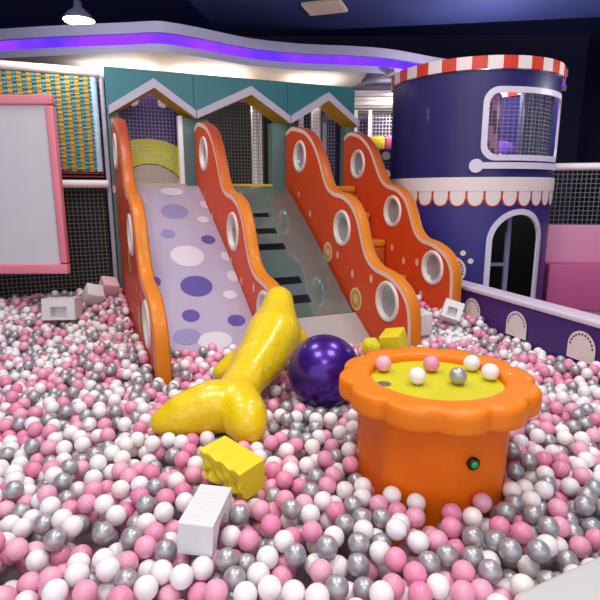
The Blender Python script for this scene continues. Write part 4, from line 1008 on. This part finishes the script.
# clean up: nothing inside solids or touching them, nothing left hovering high
good = np.ones(len(P), bool)
for i in near_obst(P):
    p = Vector(P[i]) + Vector((0, 0, S)); hit, nrm, fi, dist = BV.find_nearest(p, BR * 0.985)
    if hit is not None: good[i] = False
good &= top < 0.075
good &= domain(P[:, 0], P[:, 1] + 0.0) | (np.arange(len(P)) < NSEED)
pr = pairs(P, 2 * BR)
for a, b in pr[np.linalg.norm(P[pr[:, 0]] - P[pr[:, 1]], axis=1) < 2 * BR * SHRINK * 1.0015]:
    if good[a] and good[b]:
        lo_ = a if P[a, 2] < P[b, 2] else b
        hi_ = b if lo_ == a else a
        good[hi_ if (lo_ < NSEED <= hi_) else lo_] = False
P = P[good]
ncol = np.array([s[3] for s in SEEDS], int)[good[:NSEED]] if NSEED else np.zeros(0, int)
NSEED = len(ncol)
# more balls into the pockets that stayed empty
from mathutils.kdtree import KDTree
kd = KDTree(len(P))
for i in range(len(P)): kd.insert(P[i], i)
kd.balance()
cx_ = rng.uniform(-4.0, 3.4, 120000); cy_ = rng.uniform(0.95, 6.0, 120000)
cz_ = surf(cx_, cy_) - BR - 0.01 - rng.random(120000) * (DEPTH - 2 * BR)
extra, cell = [], {}
need = 2 * BR * SHRINK * 1.003
okc = domain(cx_, cy_) | ((np.hypot(cx_ - TBX, cy_ - TBY) < 0.45) & (np.hypot(cx_ - TBX, cy_ - TBY) > 0.37))
for k in np.nonzero(okc)[0]:
    p = (cx_[k], cy_[k], cz_[k])
    if kd.find(p)[2] < need: continue
    g = tuple(int(math.floor(v / need)) for v in p)
    if any(math.dist(p, e) < need for dx in (-1, 0, 1) for dy in (-1, 0, 1) for dz in (-1, 0, 1) for e in cell.get((g[0] + dx, g[1] + dy, g[2] + dz), ())): continue
    v = Vector((p[0], p[1], p[2] + S)); h_ = BV.find_nearest(v, 0.3)
    if h_[0] is not None and (h_[3] < BR or h_[1].dot(v - h_[0]) < 0): continue
    extra.append(p); cell.setdefault(g, []).append(p)
print('extra balls', len(extra))
if extra: P = np.vstack([P, np.array(extra)])
colr = rng.choice([0, 1, 2], len(P), p=[0.36, 0.38, 0.26]); colr[:NSEED] = ncol
shade = rng.random(len(P))

def unit_ball(nu, nv):
    mb = MB(); mb.sphere((0, 0, 0), BR * SHRINK, nu, nv); return np.array(mb.v), mb.f
def ball_mesh(name, sel):
    """many balls of the pool in one mesh"""
    dist = np.hypot(P[sel, 0], P[sel, 1]); near_ = dist < 3.2
    me = bpy.data.meshes.new(name); V, F, MI, SH = [], [], [], []; base = 0
    own = []
    for msk, (nu, nv) in ((near_, (20, 12)), (~near_, (12, 8))):
        uv, uf = unit_ball(nu, nv)
        for i in sel[msk]:
            a = rng.random() * 6.28; V.append(uv + P[i] + np.array([0, 0, S]))
            F += [tuple(base + k for k in f) for f in uf]; base += len(uv)
            MI += [colr[i]] * len(uf); own += [i] * len(uf); SH.append(np.full(len(uv), shade[i]))
    me.from_pydata(np.vstack(V).tolist(), [], F)
    for m in BALLM: me.materials.append(m)
    me.polygons.foreach_set('material_index', MI); me.polygons.foreach_set('use_smooth', [True] * len(F))
    at = me.attributes.new('shade', 'FLOAT', 'POINT'); at.data.foreach_set('value', np.concatenate(SH))
    me.update(); return me, own
# balls lying on the table top
def ball_proto(c, nu=32, nv=20):
    mb = MB(); mb.sphere((0, 0, 0), BR * SHRINK, nu, nv)
    me = bpy.data.meshes.new(['pink', 'white', 'silver'][c] + '_ball'); me.from_pydata(mb.v, [], mb.f)
    me.materials.append(BALLM[c]); me.polygons.foreach_set('use_smooth', [True] * len(mb.f)); me.update(); return me
PROTO = [ball_proto(c) for c in range(3)]
def one_ball(loc, c, label, group=None):
    o = bpy.data.objects.new('plastic_ball', PROTO[c]); COL.objects.link(o); o.location = loc
    return tag(o, label, 'ball', group)
ztop = 0.37 + S + BR * SHRINK + 0.0005
for x, y, c, lab in [(-0.21, 0.13, 0, 'pink ball at the far left of the yellow table top, against the orange rim'),
                     (-0.09, -0.035, 1, 'white ball nearest to the front on the yellow table top'),
                     (0.01, 0.125, 0, 'pink ball near the middle of the yellow table top, behind the white one'),
                     (0.085, -0.035, 2, 'silver ball on the yellow table top'),
                     (0.20, 0.135, 1, 'white ball at the back of the yellow table top, behind the silver one'),
                     (0.242, 0.015, 1, 'white ball at the far right of the yellow table top, against the rim')]:
    one_ball((TBX + x, TBY + y, ztop), c, lab)

# camera (needed to find which balls show largest)
fw, r2, d2, F_ = pix_ray(300, 300)
cam = bpy.data.cameras.new('camera'); cam.sensor_width = 36; cam.sensor_fit = 'HORIZONTAL'; cam.lens = F_ / 600 * 36; cam.clip_end = 60; cam.clip_start = 0.05
co = bpy.data.objects.new('camera', cam); COL.objects.link(co)
R3 = Matrix((r2, -d2, -fw)).transposed()
co.matrix_world = Matrix.Translation((0, 0, CAMZ + S)) @ R3.to_4x4()
scene.camera = co

# which balls show largest: rays from the camera through a 300 x 300 grid
allsel = np.arange(len(P))
me, own = ball_mesh('ball_pool', allsel)
bm_v = [v.co.copy() for v in me.vertices]; bm_p = [tuple(p.vertices) for p in me.polygons]
BB = BVHTree.FromPolygons(bm_v, bm_p); bpy.data.meshes.remove(me)
hits = np.zeros(len(P), int); org = Vector((0, 0, CAMZ + S))
for iy in range(100, 300):
    for ix in range(300):
        d = (fw + (ix * 2 + 1 - 300) / F_ * r2 + (iy * 2 + 1 - 300) / F_ * d2).normalized()
        h, n_, fi, dist = BB.ray_cast(org, d)
        if h is None: continue
        h2 = BV.ray_cast(org, d)
        if h2[0] is not None and h2[3] < dist: continue
        hits[own[fi]] += 1
order = np.argsort(-hits, kind='stable')
NIND = 294
ind = order[:NIND]; ind = ind[hits[ind] > 0]
rest = np.array(sorted(set(range(len(P))) - set(ind.tolist())))
print('visible balls', int((hits > 0).sum()), 'smallest individual', hits[ind].min())
me, own = ball_mesh('ball_pool', rest)
o = bpy.data.objects.new('ball_pool', me); COL.objects.link(o)
tag(o, 'sea of small pink, white and silver plastic balls filling the pit', 'balls', kind='stuff')
NM = ['pink', 'white', 'silver']
LAND = [('white ribbed arch block', (-0.335, 1.635)), ('ragged yellow foam block', (-0.265, 1.945)), ('front of the orange table', (0.5, 1.76)), ('left arm of the yellow star cushion', (-0.74, 2.46)), ('pale grey padded ledge', (0.75, 1.40)), ('right lobe of the yellow star cushion', (-0.2, 2.33)), ('underside of the purple exercise ball', (0.12, 2.7))]
labels = {}
for nm, (lx, ly) in LAND:
    for c in range(3):
        cand = [i for i in ind if colr[i] == c and i not in labels and hits[i] > 8]
        if cand:
            i = min(cand, key=lambda k: (P[k, 0] - lx) ** 2 + (P[k, 1] - ly) ** 2)
            if math.hypot(P[i, 0] - lx, P[i, 1] - ly) < 0.32: labels[i] = f'{NM[c]} pit ball lying nearest to the {nm}'
def zone(x, y):
    if x < -0.42: return 'left of the star cushion' if y > 2.0 else 'left of the white arch block'
    if y < 1.5: return 'in the front row of the pit' if x < 0.45 else 'beside the pale ledge corner'
    if x < 0.24: return 'between the foam blocks and orange table'
    return 'right of the orange table' if x > 0.85 else 'in front of the orange table'
for i in ind:
    c = int(colr[i]); zn = zone(P[i, 0], P[i, 1])
    if i in labels: one_ball((P[i, 0], P[i, 1], P[i, 2] + S), c, labels[i])
    else: one_ball((P[i, 0], P[i, 1], P[i, 2] + S), c, f'{NM[c]} plastic pit ball {zn}', f'{NM[c]} pit balls {zn}')

# ------------------------------------------------------------------ light
def area(name, loc, size, power, col=(1, 1, 1), rot=(0, 0, 0), sy=None):
    l = bpy.data.lights.new(name, 'AREA'); l.energy = power; l.color = col; l.size = size
    if sy: l.shape = 'RECTANGLE'; l.size_y = sy
    o = bpy.data.objects.new(name, l); COL.objects.link(o); o.location = loc; o.rotation_euler = rot; return o
def point(name, loc, power, col=(1, 1, 1), r=0.1):
    l = bpy.data.lights.new(name, 'POINT'); l.energy = power; l.color = col; l.shadow_soft_size = r
    o = bpy.data.objects.new(name, l); COL.objects.link(o); o.location = loc; return o
area('ceiling_light', (-1.3, 1.6, 4.7), 1.2, 62, (1, 0.97, 0.94))
area('ceiling_light', (1.5, 1.9, 4.7), 1.2, 62, (1, 0.97, 0.94))
area('ceiling_light', (-1.6, 4.2, 4.7), 1.0, 48, (1, 0.97, 0.95))
area('ceiling_light', (1.9, 4.3, 4.7), 1.0, 42, (1, 0.97, 0.95))
area('ceiling_light', (0.0, -1.2, 4.7), 1.4, 60, (1, 0.98, 0.96))
p = W(0.4, 0.9, 2.2) ; 
for u in (0.43, 1.5, 2.55): point('house_fill', W(u, -0.29, 2.45), 5.0, (1, 0.96, 0.9), 0.03)  # added unseen fill behind each gable, brightens the openings
point('house_fill', W(1.6, -0.9, 2.4), 4, (1, 0.95, 0.88))  # added unseen fill deeper inside the house
area('soffit_light', (-1.2, 7.4, z(2.6)), 0.8, 8, (1, 0.93, 0.84), (PI, 0, 0))
area('soffit_light', (-2.3, 7.1, z(2.6)), 0.8, 7, (1, 0.95, 0.88), (PI, 0, 0))
area('soffit_light', (0.2, 7.8, z(2.55)), 0.7, 4, (1, 0.93, 0.84), (PI, 0, 0))
point('facade_fill', (-2.35, 5.55, z(2.6)), 9, (1, 0.97, 0.95), 0.12)  # added unseen point, brightens the left of the facade and the net
point('canopy_lamp', (1.7, 9.4, z(2.45)), 26, (1, 0.93, 0.88), 0.15)
point('tower_fill', (TX + 0.1, TY - 0.2, z(2.5)), 70, (1, 0.95, 0.92), 0.08)  # added unseen fill for what shows through the tower window
point('tower_fill', (TX - 0.2, TY + 0.1, z(1.15)), 12, (1, 0.95, 0.9), 0.06)  # added unseen fill that brightens the inside of the doorway
point('play_lamp', (4.0, 6.0, z(2.4)), 30, (1, 0.95, 0.95), 0.15)
w = bpy.data.worlds.new('world'); scene.world = w; w.use_nodes = True
bg = w.node_tree.nodes['Background']; bg.inputs['Color'].default_value = (0.9, 0.9, 1.0, 1); bg.inputs['Strength'].default_value = 1.1
scene.view_settings.view_transform = 'Standard'; scene.view_settings.look = 'None'
scene.view_settings.exposure = 0.28
